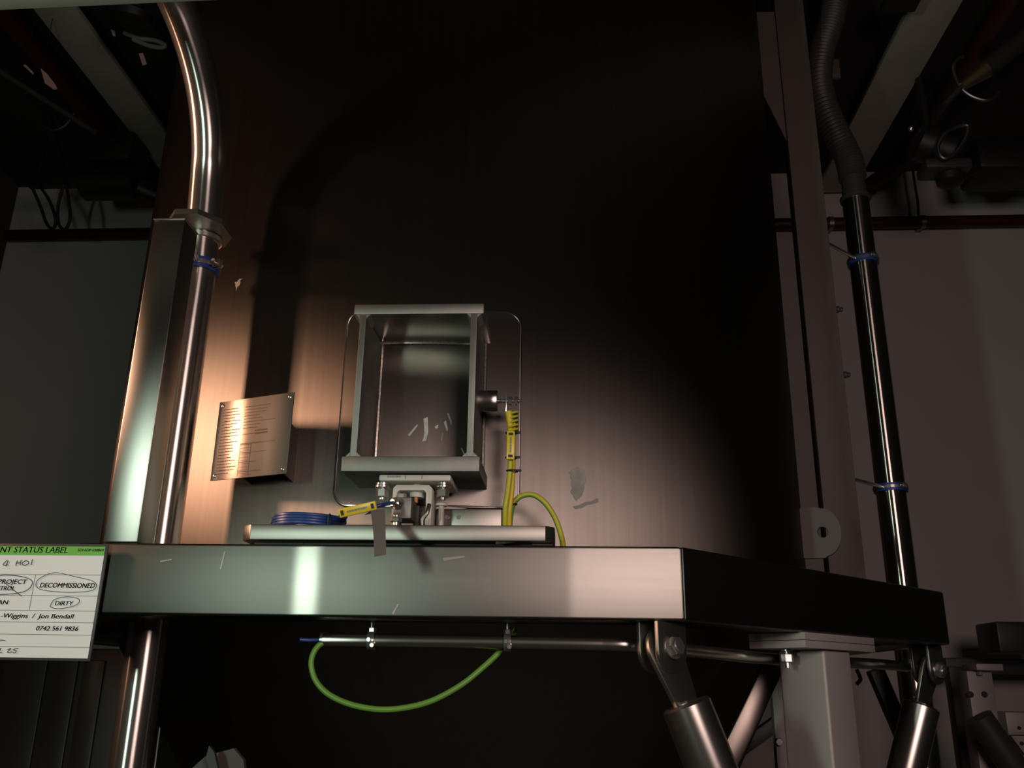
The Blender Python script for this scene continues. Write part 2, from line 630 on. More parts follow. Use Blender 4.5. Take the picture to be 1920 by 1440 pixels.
def curved_pad(x0, x1, z0, z1, rc, r_in, r_out):
    """plate with rounded corners rolled to the tank's curve"""
    out = []
    for (cx_, cz_, a0) in ((x1 - rc, z1 - rc, 0), (x0 + rc, z1 - rc, pi / 2), (x0 + rc, z0 + rc, pi), (x1 - rc, z0 + rc, 3 * pi / 2)):
        for i in range(9):
            a = a0 + pi / 2 * i / 8
            out.append((cx_ + rc * cos(a), cz_ + rc * sin(a)))
    t = bmesh.new()
    nx = 24
    # rows of columns: build a grid clipped to the outline by solving z range at each x
    cols = []
    for i in range(nx + 1):
        x = x0 + (x1 - x0) * (0.5 - 0.5 * cos(pi * i / nx))
        dx = max(0, (x0 + rc) - x, x - (x1 - rc))
        dz = rc - math.sqrt(max(0, rc * rc - dx * dx))
        cols.append((x, z0 + dz, z1 - dz))
    A = []
    for (x, a, b) in cols:
        A.append([t.verts.new((x, tank_y(x, rr), z)) for rr in (r_in, r_out) for z in (a, b)])
    for p, q in zip(A, A[1:]):
        t.faces.new((p[2], q[2], q[3], p[3]))
        t.faces.new((p[0], p[1], q[1], q[0]))
        t.faces.new((p[1], p[3], q[3], q[1]))
        t.faces.new((p[0], q[0], q[2], p[2]))
    for p in (A[0], A[-1]):
        t.faces.new((p[0], p[2], p[3], p[1]))
    bmesh.ops.recalc_face_normals(t, faces=t.faces[:])
    return MB().add(t)


curved_pad(-0.452, -0.094, 1.926, 2.335, 0.03, TR + 0.0005, TR + 0.0095).build('backing_pad', M_PAD, br)
m = MB()
for (x, z, a, b) in ((0, ZT0 - 0.003, XL + 0.026, XR - 0.024), (0, ZB1 + 0.003, XL + 0.026, XR - 0.024)):
    m.tube([(a + (b - a) * i / 10, tank_y(a + (b - a) * i / 10, RP) - 0.002, z) for i in range(11)], 0.005, 8)
for x in (XL + 0.029, XR - 0.027, XL + 0.012, XR - 0.010):
    m.tube([(x, tank_y(x, RP) - 0.002, z) for z in (ZB1, 2.1, ZT0)], 0.0045, 8)
m.build('weld_bead', M_WELD, br)
m = MB()
pc = at(921, 752, 1.63)
m.lathe([(0.0205, 0), (0.0205, 0.018), (0.0205, 0.034), (0.0195, 0.036), (0.008, 0.036)], (XR - 0.012, 1.63, pc.z), (1, 0, 0), 32)
boss = m.build('earth_boss', M_PIPE, br, label='round steel earthing boss')
m = MB().cyl((XR + 0.02, 1.63, pc.z), (XR + 0.066, 1.63, pc.z), 0.004, n=16)
m.hexnut((XR + 0.044, 1.63, pc.z), (XR + 0.052, 1.63, pc.z), 0.0085)
m.hexnut((XR + 0.056, 1.63, pc.z), (XR + 0.063, 1.63, pc.z), 0.0085)
m.build('earth_stud', M_BOLT, boss)
eb = []
for (cx_, cz_, a0) in ((-0.094 - 0.03, 2.335 - 0.03, 0), (-0.452 + 0.03, 2.335 - 0.03, pi / 2), (-0.452 + 0.03, 1.926 + 0.03, pi), (-0.094 - 0.03, 1.926 + 0.03, 3 * pi / 2)):
    for i in range(9):
        q_ = a0 + pi / 2 * i / 8
        x = cx_ + 0.0305 * cos(q_)
        eb.append(V((x, tank_y(x, TR + 0.0058), cz_ + 0.0305 * sin(q_))))
MB().tube(eb, 0.0042, 10, closed=True).build('edge_bead', M_WELD2, br)
# smears on the inside face


def smear(px, k):
    pts = [att(u, v, TR + 0.0101) for u, v in px]
    MB().prism(pts, (0, -0.0003, 0)).build('smear', M_SCUFF if k else M_GLUE, br, smooth=0)


for k, px in enumerate([[(794, 785), (802, 782), (803, 810), (799, 826), (792, 828), (796, 812)],
                        [(765, 815), (780, 798), (784, 795), (782, 800), (768, 818)],
                        [(838, 775), (841, 774), (847, 790), (846, 797)],
                        [(832, 792), (836, 788), (840, 805), (838, 809)],
                        [(815, 800), (822, 796), (821, 803), (817, 804)],
                        [(826, 826), (829, 812), (831, 812), (829, 828)],
                        [(864, 840), (866, 840), (872, 852), (870, 853)]]):
    smear(px, k % 3 != 2)

# ------------------------------------------------------------------ support plate on the ring beam
pl = thing('support_plate', 'thick steel plate with cut corners resting on the front of the ring beam', 'plate', (-0.29, 1.55, BT))
x0, x1 = -0.557, -0.019
pts = [(x0 + 0.017, 1.500), (x1 - 0.016, 1.500), (x1, 1.516), (x1, 1.60), (x1 - 0.02, 1.690), (x0 + 0.02, 1.690), (x0, 1.60), (x0, 1.516)]
MB().prism([V((x, y, 1.8275)) for x, y in pts], (0, 0, 0.0265), bev=0.002).build('plate', M_STEEL, pl)
MB().box(((x0 + x1) / 2, 1.585, (BT + 1.8275) / 2), (x1 - x0 - 0.03, 0.10, 1.8275 - BT)).build('shim', M_DARK, pl)
m = MB()
for k in range(16):
    u = 1000 + 2.3 * k
    p = at(u, 1021, 1.516)
    m.lathe([(0.002, 0), (0.003, 0.0015), (0.002, 0.003)], (p.x, 1.513, BT + 0.0015), (0, 0, 1), 8)
m.tube([at(930, 1019, 1.512), at(950, 1017, 1.51), at(975, 1014, 1.512)], 0.002, 8)
m.build('weld_bead', M_WELD, pl)
la, lb_ = at(817, 953, 1.625), at(941, 953, 1.625)
lg = MB().box(((la.x + lb_.x) / 2, 1.6525, (1.8545 + la.z) / 2), (lb_.x - la.x, 0.055, la.z - 1.8545), bev=0.003).build('rear_ledge', M_STEEL, pl)
m = MB()
for u in (838, 860):
    q = at(u, 970, 1.625)
    m.cyl((q.x, 1.626, q.z), (q.x, 1.623, q.z), 0.004, n=12)
m.build('ledge_screw', M_BOLT, lg)

# ------------------------------------------------------------------ load cell between plate and bracket
lc = thing('load_cell', 'load cell assembly of cream castings and bolts squeezed under the bracket', 'load cell', (-0.275, 1.60, 1.854))
Yc = 1.565
a, b = at(710, 902, Yc), at(845, 902, Yc)
MB().box(((a.x + b.x) / 2, 1.62, (a.z + ZB0) / 2 - 0.001), (b.x - a.x, 0.11, ZB0 - a.z - 0.003), bev=0.003).build('top_block', M_CAST, lc)
zt = a.z
for u in (760, 791):
    q = at(u, 895, Yc - 0.0005)
    MB().box((q.x, Yc, (zt + ZB0) / 2), (0.0008, 0.001, ZB0 - zt - 0.008)).build('block_seam', M_DARK, lc)
m = MB()
rnd = random.Random(3)
xx = at(727, 895, Yc).x
while xx < at(752, 895, Yc).x:
    w = rnd.uniform(0.0012, 0.0026)
    m.box((xx, Yc - 0.0001, (zt + ZB0) / 2 + 0.001), (w, 0.0006, 0.0035))
    xx += w + 0.0008
m.build('stamped_mark', M_LINE, lc)
for u in (718, 831):
    q = at(u, 912, Yc + 0.02)
    m = MB().cyl((q.x, q.y, zt - 0.030), (q.x, q.y, zt), 0.0055, n=16)
    m.hexnut((q.x, q.y, zt - 0.026), (q.x, q.y, zt - 0.011), 0.0115)
    m.cyl((q.x, q.y, zt - 0.0085), (q.x, q.y, zt - 0.005), 0.014, n=24)
    m.cyl((q.x, q.y, zt - 0.0035), (q.x, q.y, zt), 0.0125, n=24)
    m.build('bolt', M_BOLT, lc)
# inverted U yoke
u0, u1 = at(736, 930, 1.575), at(810, 930, 1.575)
yt = at(770, 909, 1.575).z
w = u1.x - u0.x
yk = MB()
ybot = 1.855
ych = []
for (x, z) in ((0, ybot), (0, yt - 0.006), (0.006, yt), (w - 0.006, yt), (w, yt - 0.006), (w, ybot), (w - 0.011, ybot), (w - 0.011, yt - 0.014), (w - 0.015, yt - 0.010), (0.012, yt - 0.010), (0.008, yt - 0.014), (0.008, ybot)):
    ych.append(V((u0.x + x, 1.575, z)))
yk.prism(ych, (0, 0.06, 0), bev=0.0012)
yk.build('yoke', M_CAST, lc)
q = at(782, 926, 1.60)
MB().lathe([(0.0135, 0), (0.0135, 0.012), (0.009, 0.014), (0.009, 0.024)], (q.x, 1.60, q.z - 0.008), n=28).build('rocker_pin', M_CAST, lc)
MB().box((at(783, 946, 1.60).x, 1.60, 1.880), (0.011, 0.02, 0.05), bev=0.002).build('pin_guide', M_SLATE, lc)
q = at(780, 938, 1.588)
MB().lathe([(0.0035, 0), (0.0035, 0.010)], q - V((0, 0, 0.005)), n=16).build('seal', M_ORANGE, lc, label='small orange seal')
b0, b1 = at(739, 932, 1.545), at(770, 972, 1.545)
bc = (b0 + b1) / 2
body = MB().box((bc.x, 1.572, bc.z), (b1.x - b0.x, 0.054, b0.z - b1.z), bev=0.002).build('cell_body', M_BRKT, lc)
q = at(753, 925, 1.56)
MB().hexnut((q.x, 1.565, b0.z), (q.x, 1.565, b0.z + 0.010), 0.008).build('cap_screw', M_BOLT, body)
q = at(742, 945, 1.545)
gl = MB().lathe([(0.0095, 0), (0.0095, 0.004), (0.0105, 0.004), (0.0105, 0.012), (0.007, 0.014), (0.006, 0.018)], (q.x + 0.006, 1.546, q.z), (-0.55, -0.83, 0), 24).build('cable_gland', M_BOLT, body)
GL = V((q.x + 0.006, 1.546, q.z)) + V((-0.55, -0.83, 0)).normalized() * 0.016
q = at(743, 971, 1.545)
m = MB().cyl((q.x, 1.545, 1.8545), (q.x, 1.545, 1.878), 0.006, n=16)
m.cyl((q.x, 1.545, 1.8545), (q.x, 1.545, 1.859), 0.011, n=24)
m.hexnut((q.x, 1.545, 1.866), (q.x, 1.545, 1.875), 0.0105)
m.build('anchor_bolt', M_BOLT, lc)
q = at(800, 964, 1.56)
m = MB().tube(smooth_path([(q.x - 0.006, 1.555, 1.857), (q.x - 0.006, 1.552, 1.872), (q.x + 0.002, 1.552, 1.885), (q.x + 0.004, 1.558, 1.90)], 5), 0.004, 10)
m.build('earth_strap', M_STEEL, lc)
q = at(828, 947, 1.60)
MB().cyl((q.x, 1.60, 1.8545), (q.x, 1.60, q.z), 0.005, n=16).lathe([(0.012, 0), (0.012, 0.0035), (0.010, 0.005)], (q.x, 1.60, q.z - 0.002), n=24).build('jacking_screw', M_CAST, lc)

# ------------------------------------------------------------------ nameplate
nTL, nTR, nBR, nBL = att(408, 757, TR + 0.085), att(557, 733, TR + 0.085), att(543, 887, TR + 0.085), att(389, 903, TR + 0.085)
nh = ((nTR - nTL) + (nBR - nBL)).normalized()
nh = Matrix.Rotation(rad(-5), 3, 'Z') @ V((nh.x, nh.y, 0)).normalized()
nn = V((nh.y, -nh.x, 0))          # faces the room
nc = (nTL + nTR + nBR + nBL) / 4
nw, nhh = (nTR - nTL).length * 1.0, ((nTL.z - nBL.z) + (nTR.z - nBR.z)) / 2
npl = thing('nameplate', 'square etched steel nameplate standing off the left of the tank', 'nameplate', nc - V((0, 0, nhh / 2)))
MN = Matrix((nh, nn * -1, V((0, 0, 1)))).transposed()
MB().box(nc, (nw, 0.003, nhh), MN, bev=0.0005).build('plate', M_PLATE, npl)


def npt(x, z, d=0.0):
    return nc + nh * x + V((0, 0, z)) + nn * (0.0015 + d)


m = MB()
pts = [npt(-0.05, -0.06, -0.003), npt(0.05, -0.06, -0.003)]
for sx in (-1, 1):
    a = npt(0.05 * sx, 0, -0.003)
    base = V((a.x, a.y, 0)) - V((TC.x, TC.y, 0))
    inn = V((TC.x, TC.y, 0)) + base.normalized() * (TR + 0.0005)
    th = nh * 0.003 * sx
    MB().prism([V((a.x, a.y, nc.z - 0.055)), V((a.x, a.y, nc.z + 0.055)), V((inn.x, inn.y, nc.z + 0.03)), V((inn.x, inn.y, nc.z - 0.076))], th).build('standoff_bracket', M_PAD, npl)
for sx in (-1, 1):
    for sz in (-1, 1):
        p = npt(sx * (nw / 2 - 0.009), sz * (nhh / 2 - 0.009))
        MB().lathe([(0.004, 0), (0.004, 0.0012), (0.0025, 0.002)], p, nn, 16).build('screw', M_BOLT, npl)
m = MB()
rnd = random.Random(11)


def dash(x0, x1, z, h=0.0014):
    a, b = npt(x0, z, 0.0001), npt(x1, z, 0.0001)
    m.prism([a - V((0, 0, h / 2)), b - V((0, 0, h / 2)), b + V((0, 0, h / 2)), a + V((0, 0, h / 2))], nn * 0.0002)


for r_ in range(22):                       # left column of illegible small print
    z = nhh / 2 - 0.018 - r_ * 0.0063
    x = -nw / 2 + 0.012
    xe = x + rnd.uniform(0.028, 0.048)
    while x < xe:
        w = rnd.uniform(0.002, 0.007)
        dash(x, min(x + w, xe), z, 0.0016)
        x += w + 0.001
    if r_ < 8 or r_ % 3 == 0:
        x = -nw / 2 + 0.068
        xe = x + rnd.uniform(0.03, 0.08)
        while x < xe:
            w = rnd.uniform(0.002, 0.006)
            dash(x, x + w, z, 0.0012)
            x += w + 0.001
for z in (0.0, -0.002):
    dash(-0.025, 0.06, -0.012 + z, 0.0004)
for r_ in range(10):
    dash(-0.026, 0.0, 0.0 - r_ * 0.0064 - 0.015, 0.0004)
for x in (-0.026, 0.0):
    a, b = npt(x, -0.012, 0.0001), npt(x, -0.078, 0.0001)
    m.prism([a, a + nh * 0.0004, b + nh * 0.0004, b], nn * 0.0002)
for z in (0.012, 0.006):
    for k in range(7):
        dash(0.006 + k * 0.0045, 0.0098 + k * 0.0045, z, 0.0026)
m.build('etched_print', M_ETCH, npl, smooth=0)

# ------------------------------------------------------------------ left post, pipe, collar, clamp
PX0, PX1, PY0, PY1, PZ1 = -0.799, -0.737, 1.504, 1.568, 2.448
post = thing('square_post', 'short square steel post standing on the left end of the front beam', 'post', ((PX0 + PX1) / 2, (PY0 + PY1) / 2, BT))
MB().box(((PX0 + PX1) / 2, (PY0 + PY1) / 2, (BT + PZ1) / 2 + 0.0005), (PX1 - PX0, PY1 - PY0, PZ1 - BT - 0.001), bev=0.003).build('post_tube', M_POST, post)
MB().box(((PX0 + PX1) / 2, (PY0 + PY1) / 2, PZ1 + 0.001), (PX1 - PX0 + 0.002, PY1 - PY0 + 0.002, 0.003), bev=0.0008).build('end_cap', M_STEEL, post)
pL = V((-0.786, 1.70, 0))
pr = 0.036
# octagonal collar plate round the pipe at the post top
oc, ic = [], []
cc = V((pL.x + 0.004, 1.672, 2.512))
for i in range(32):
    a = 2 * pi * i / 32 + pi / 8
    k = cos(pi / 8) / cos(((a - pi / 8) % (pi / 4)) - pi / 8)
    oc.append(cc + V((0.064 * k * cos(a), 0.082 * k * sin(a), 0)))
    ic.append(V((pL.x, pL.y, 2.512)) + V(((pr + 0.004) * cos(a), (pr + 0.004) * sin(a), 0)))
lp = thing('bent_pipe', 'tall bright steel pipe rising behind the left post and curving left', 'pipe', (pL.x, pL.y, 0.0))
path = [V((pL.x, pL.y, 0.0)), V((pL.x, pL.y, 0.8)), V((pL.x, pL.y, 1.6)), V((pL.x, pL.y, 2.3))]
ctr = [V((pL.x, pL.y, 2.45)), at(388, 340, 1.685), at(391, 270, 1.655), at(386, 200, 1.615), at(373, 130, 1.565), at(352, 60, 1.51), at(325, -5, 1.455), at(290, -70, 1.39)]
ctr += [ctr[-1] + (ctr[-1] - ctr[-2]) * k for k in (1, 2, 3)]
MB().tube(path[:-1] + smooth_path([path[-1]] + ctr, 8), pr, 36).build('pipe_run', M_PIPE, lp)
MB().rprism(oc, ic, (0, 0, 0.012)).build('collar_plate', M_STEEL, lp, label='octagonal steel collar plate')
MB().lathe([(pr + 0.001, 0), (pr + 0.004, 0.002), (pr + 0.004, 0.012), (pr + 0.001, 0.014)], (pL.x, pL.y, 2.498), n=40).build('collar_ring', M_BOLT, lp)


def clamp(name, label, c, r, ear_dir, stud_to=None, tilt=None, group=None):
    c = V(c)
    e = V(ear_dir).normalized()
    k = thing(name, label, 'clamp', c, group)
    nn_ = V((0, 0, 1)) if tilt is None else V(tilt).normalized()
    m = MB().lathe([(r + 0.0008, -0.012), (r + 0.006, -0.012), (r + 0.006, 0.012), (r + 0.0008, 0.012), (r + 0.0008, -0.012)], c, nn_, 40, caps=False)
    m.build('blue_liner', M_CLAMPBLUE, k, label='blue rubber liner')
    m = MB().lathe([(r + 0.0062, -0.0045), (r + 0.009, -0.0045), (r + 0.009, 0.0045), (r + 0.0062, 0.0045), (r + 0.0062, -0.0045)], c, nn_, 40, caps=False)
    m.build('clamp_band', M_BOLT, k)
    side = nn_.cross(e).normalized()
    p = c + e * (r + 0.016)
    M = Matrix((e, side, nn_)).transposed()
    m = MB().box(p - side * 0.004, (0.022, 0.0025, 0.016), M, bev=0.001)
    m.box(p + side * 0.004, (0.022, 0.0025, 0.016), M, bev=0.001)
    m.build('clamp_ear', M_BOLT, k)
    m = MB().cyl(p - side * 0.010, p + side * 0.010, 0.0035, n=12)
    m.cyl(p - side * 0.014, p - side * 0.006, 0.008, n=20, bev=0.001)
    m.hexnut(p + side * 0.006, p + side * 0.012, 0.007)
    m.build('clamp_bolt', M_BOLT, k)
    if stud_to is not None:
        d = (V(stud_to) - c).normalized()
        MB().cyl(c + d * (r + 0.007), V(stud_to), 0.006, n=16).build('stud', M_BOLT, k)
    return k


clamp('pipe_clamp', 'blue lined steel clamp on the bright bent pipe just below its collar plate', (pL.x, pL.y, 2.438), pr, (0.92, -0.4, 0), stud_to=(PX1 - 0.012, PY1 + 0.0005, 2.438))

# ------------------------------------------------------------------ right post, pipe, clamps, hose
YP = 2.92
rx0, rx1 = 0.285 * 2.7, 0.879 - 0.006
rp = thing('column_post', 'tall flat brown grey steel post standing on the ring beam behind the tank right edge', 'post', ((rx0 + rx1) / 2, 2.73, BT))
MB().box(((rx0 + rx1) / 2, 2.73, (BT + 4.2) / 2), (rx1 - rx0, 0.055, 4.2 - BT - 0.001), bev=0.003).build('post_tube', M_DULL, rp)
for v in (577, 700):
    q = at(1560 + (v - 577) * 0.11, v, 2.70)
    m = MB().cyl((rx1, 2.715, q.z), (rx1 + 0.012, 2.715, q.z), 0.011, n=20, bev=0.002)
    m.hexnut((rx1 + 0.012, 2.715, q.z), (rx1 + 0.022, 2.715, q.z), 0.008)
    m.build('bolt', M_SLATE, rp)
q0, q1 = at(1425, 30, 2.71), at(1452, 155, 2.71)
MB().prism([V((rx0 - 0.075, 2.716, 3.62)), V((rx0 - 0.0, 2.716, 3.40)), V((rx0 - 0.0, 2.716, 3.95)), V((rx0 - 0.08, 2.716, 3.95))], (0, 0.012, 0)).build('gusset', M_DULL, rp)
pR = V((0.360 * YP, YP, 0))
rr_ = 0.046
vp = thing('vent_pipe', 'dark polished vertical pipe beside the right post with a pale highlight down its length', 'pipe', (pR.x, pR.y, 0))
zt_ = at(1594, 376, YP).z
MB().cyl((pR.x, pR.y, 0), (pR.x, pR.y, zt_), rr_, n=40).build('pipe_run', M_DPIPE, vp)
MB().lathe([(rr_ + 0.001, 0), (rr_ + 0.007, 0.003), (rr_ + 0.007, 0.014), (rr_ - 0.002, 0.02), (rr_ - 0.006, 0.10), (rr_ - 0.006, 0.12)], (pR.x, pR.y, zt_ - 0.004), n=40).build('hose_spigot', M_SLATE, vp)
for v, u, w in ((492, 1606, 'upper'), (917, 1660, 'lower')):
    q = at(u, v, YP)
    lab = {'upper': 'upper blue lined clamp on the dark right hand pipe', 'lower': 'lower blue lined clamp on the dark right hand pipe, above the beam'}[w]
    clamp('pipe_clamp', lab, (pR.x, pR.y, q.z), rr_, (0.3, -0.95, 0), stud_to=(rx1 - 0.002, 2.757, q.z), group='blue clamps on the right pipe')
m = MB()
hp = [V((pR.x, pR.y, zt_ + 0.09)), at(1592, 300, YP), at(1572, 258, YP), at(1548, 205, YP), at(1536, 150, YP), at(1541, 95, YP), at(1556, 50, YP), at(1566, 5, YP), at(1570, -50, YP)]
sp = smooth_path(hp, 60)
ribbed = smooth_path(hp, 40)
nr = len(ribbed)
m.tube(ribbed, lambda k: 0.046 + 0.0035 * sin(k * nr * 2 * pi / 5.0), 28)
tag(m.build('flexible_hose', M_HOSE, smooth=60), 'grey ribbed flexible hose curving up from the dark right pipe', 'hose')
a, b = at(1545, 148, 2.995), at(1572, 112, 2.995)
MB().box(((a.x + b.x) / 2, 2.995, (a.z + b.z) / 2), (b.x - a.x, 0.012, b.z - a.z), bev=0.002).box((0.862, 2.877, (a.z + b.z) / 2), (0.014, 0.24, 0.04)).box(((0.862 + a.x) / 2, 2.995, (a.z + b.z) / 2), (abs(a.x - 0.862) + 0.014, 0.012, 0.04)).build('hose_bracket', M_DULL, rp)
a, b = at(1456, 18, 2.765), at(1490, -4, 2.765)
MB().box(((a.x + b.x) / 2, 2.765, (a.z + b.z) / 2), (b.x - a.x, 0.015, b.z - a.z), bev=0.002).build('bracket_plate', M_COLUMN, rp)

# ------------------------------------------------------------------ equipment status label
YS = 1.488
sTR, sBR = at(203, 1020, YS), at(168, 1240, YS)
SX1 = (sTR.x + sBR.x) / 2
SZ1, SZ0 = sTR.z, sBR.z
SX0 = SX1 - 0.297 * (SZ1 - SZ0) / 0.21
SH = SZ1 - SZ0
sg = thing('status_label', 'white card sign with green heading hung on the left corner of the ring beam', 'sign', ((SX0 + SX1) / 2, YS, SZ0))
MB().box(((SX0 + SX1) / 2, YS + 0.003, (SZ0 + SZ1) / 2), (SX1 - SX0, 0.004, SH), bev=0.001).build('clear_sleeve', M_SLATE, sg)


def s_at(u, v, d=0.0):
    p = at(u, v, YS + 0.0009)
    return V((p.x, YS + 0.0008 - d, p.z))


bd = 0.0045
MB().box(((SX0 + SX1) / 2, YS + 0.0009, (SZ0 + SZ1) / 2), (SX1 - SX0 - 2 * bd, 0.0005, SH - 2 * bd)).build('card', M_PAPER, sg, smooth=0)
gz = s_at(100, 1041).z
MB().box(((SX0 + SX1) / 2, YS + 0.0004, (SZ1 - bd + gz) / 2), (SX1 - SX0 - 2 * bd, 0.0006, SZ1 - bd - gz)).build('heading_band', M_LGREEN, sg, smooth=0)
m = MB()
for v in (1077.5, 1117, 1145, 1167, 1190, 1213):
    z = s_at(100, v).z
    m.box(((SX0 + SX1) / 2, YS + 0.0005, z), (SX1 - SX0 - 2 * bd, 0.0004, 0.0008))
xm = s_at(61, 1110).x
za, zb = s_at(60, 1077.5).z, s_at(60, 1143.5).z
m.box((xm, YS + 0.0005, (za + zb) / 2), (0.0008, 0.0004, za - zb))
m.build('ruling', M_LINE, sg, smooth=0)


def text_bm(body, bold=0.0):
    c = bpy.data.curves.new('tmp', 'FONT')
    c.body = body
    c.size = 1
    c.offset = bold
    c.resolution_u = 3
    o = bpy.data.objects.new('tmp', c)
    COL.objects.link(o)
    dg = bpy.context.evaluated_depsgraph_get()
    me = bpy.data.meshes.new_from_object(o.evaluated_get(dg))
    bm = bmesh.new()
    bm.from_mesh(me)
    bpy.data.objects.remove(o)
    bpy.data.curves.remove(c)
    bpy.data.meshes.remove(me)
    return bm


def put_text(mb, body, x0, x1, z0, cap, shear=0.2, bold=0.02, y=YS + 0.00005):
    """fit the text between x0 and x1, baseline z0, capital height cap"""
    b = text_bm(body, bold)
    xs = [v.co.x for v in b.verts]
    lo, hi = min(xs), max(xs)
    sz = cap / 0.70
    k = (x1 - x0) / (hi - lo)
    for v in b.verts:
        X, Z = v.co.x, v.co.y
        v.co = V((x0 + (X - lo) * k + shear * Z * sz, y, z0 + Z * sz))
    me = bpy.data.meshes.new('tmp')
    b.to_mesh(me)
    b.free()
    mb.bm.from_mesh(me)
    bpy.data.meshes.remove(me)


def put_text_px(mb, body, u0, u1, vb, vt, **k):
    a, b, c = s_at(u0, vb), s_at(u1, vb), s_at(u0, vt)
    put_text(mb, body, a.x, b.x, (a.z + b.z) / 2, c.z - a.z, **k)


def put_line(body, *a, **k):
    mm = MB()
    k['bold'] = 0.0
    for e in (-0.35, 0.0, 0.35):
        put_text_px(mm, body, a[0] + e, a[1] + e, *a[2:], **k)
    mm.build('printed_text', M_INK, sg, smooth=0)


put_line('EQUIPMENT STATUS LABEL', -63, 127, 1036, 1025, shear=0.14, bold=0.013)
put_line('SDI-EDP-030869', 146, 194, 1034, 1029, shear=0.14, bold=0.013)
put_line('UNDER PROJECT', -52, 49, 1094.5, 1086, bold=0.013)
put_line('CONTROL', -26, 27, 1107, 1098.5, bold=0.013)
put_line('DECOMMISSIONED', 74.5, 177, 1102, 1093, bold=0.013)
put_line('CLEAN', -28, 14, 1133, 1125, bold=0.013)
put_line('DIRTY', 103, 136, 1135, 1127, bold=0.013)
put_line('-Wiggins  /  Jon Bendall', 1, 137, 1159, 1150.5, bold=0.013)
put_line('0742 561 9836', 67, 146, 1182.5, 1174, bold=0.013)


def stroke(m, px, w=0.9, closed=False, mi=0):
    P = smooth_path([s_at(u, v, 0.0006) for u, v in px], 6, closed)
    m.tube(P, w * 0.0005, 6, closed=closed)


m = MB()
stroke(m, [(14, 1050), (6, 1059), (16, 1059)], 1.3)
stroke(m, [(16, 1051), (11, 1062)], 1.3)
m.build('handwriting', M_PEN, sg, smooth=0)
m = MB()
stroke(m, [(33, 1051), (30, 1061)], 1.3)
stroke(m, [(30, 1056), (38, 1055)], 1.3)
stroke(m, [(40, 1050), (38, 1060)], 1.3)
stroke(m, [(47, 1052), (42, 1056), (45, 1060), (52, 1058), (54, 1054), (49, 1051)], 1.3, True)
stroke(m, [(61, 1049), (59, 1059)], 1.3)
m.build('handwriting', M_PEN, sg, smooth=0)
m = MB()
stroke(m, [(-22, 1090), (0, 1079), (35, 1080), (58, 1087), (60, 1097), (48, 1108), (25, 1113), (-10, 1115)], 1.2)
m.build('pen_ring', M_PEN, sg, smooth=0)
m = MB()
stroke(m, [(5, 1089), (28, 1108), (41, 1118)], 1.2)
m.build('pen_strike', M_PEN, sg, smooth=0)
m = MB()
stroke(m, [(68, 1094), (74, 1085), (92, 1076), (110, 1074), (140, 1081), (170, 1088), (181, 1096), (175, 1106), (150, 1110), (115, 1110), (80, 1106), (69, 1100)], 1.0, True)
m.build('pen_ring', M_PEN, sg, smooth=0)
m = MB()
stroke(m, [(95, 1135), (103, 1124), (124, 1119), (146, 1122), (148, 1130), (136, 1137), (112, 1141), (97, 1139)], 1.0, True)
m.build('pen_ring', M_PEN, sg, smooth=0)
m = MB()
stroke(m, [(-8, 1201), (2, 1200), (10, 1201)], 1.2)
m.build('handwriting', M_PEN, sg, smooth=0)
m = MB()
stroke(m, [(-4, 1219), (2, 1216), (-2, 1223), (4, 1223)], 1.2)
stroke(m, [(15, 1218), (21, 1216), (14, 1223), (23, 1222)], 1.2)
stroke(m, [(35, 1216), (27, 1217), (26, 1219), (31, 1220), (28, 1224), (24, 1223)], 1.2)
m.build('handwriting', M_PEN, sg, smooth=0)

# ------------------------------------------------------------------ cables and tags around the load cell
cc_ = at(585, 968, 1.60)
P = []
for i in range(0, 4 * 24 + 1):
    a = 2 * pi * i / 24 + pi * 0.2
    k = i / 24
    P.append(V((cc_.x + (0.064 - 0.0015 * (i % 5) * 0.3) * cos(a), 1.585 + 0.062 * sin(a), 1.8590 + 0.0052 * k * 0.9 + 0.0012 * sin(a * 2))))
coil_end = P[-1]
tq = [at(640, 962, 1.49), at(706, 948, 1.475)]
P += smooth_path([coil_end, V((cc_.x + 0.075, 1.55, 1.876)), tq[0] + V((0, 0.006, -0.002)), tq[1] + V((0, 0.006, 0)), at(728, 944, 1.505), GL], 8)
blue = thing('blue_cable', 'coil of blue cable lying on the support plate left of the load cell', 'cable', (cc_.x, 1.585, 1.854))
MB().tube(P, 0.0036, 10).build('cable', M_BLUE, blue)
m = MB()
q = at(617, 967, 1.53)
m.tube([V((q.x, 1.535 + 0.008 * sin(a), 1.8655 + 0.0125 * cos(a))) for a in [2 * pi * i / 16 for i in range(16)]], 0.0014, 6, closed=True)
m.build('cable_tie', M_RUBBER, blue)


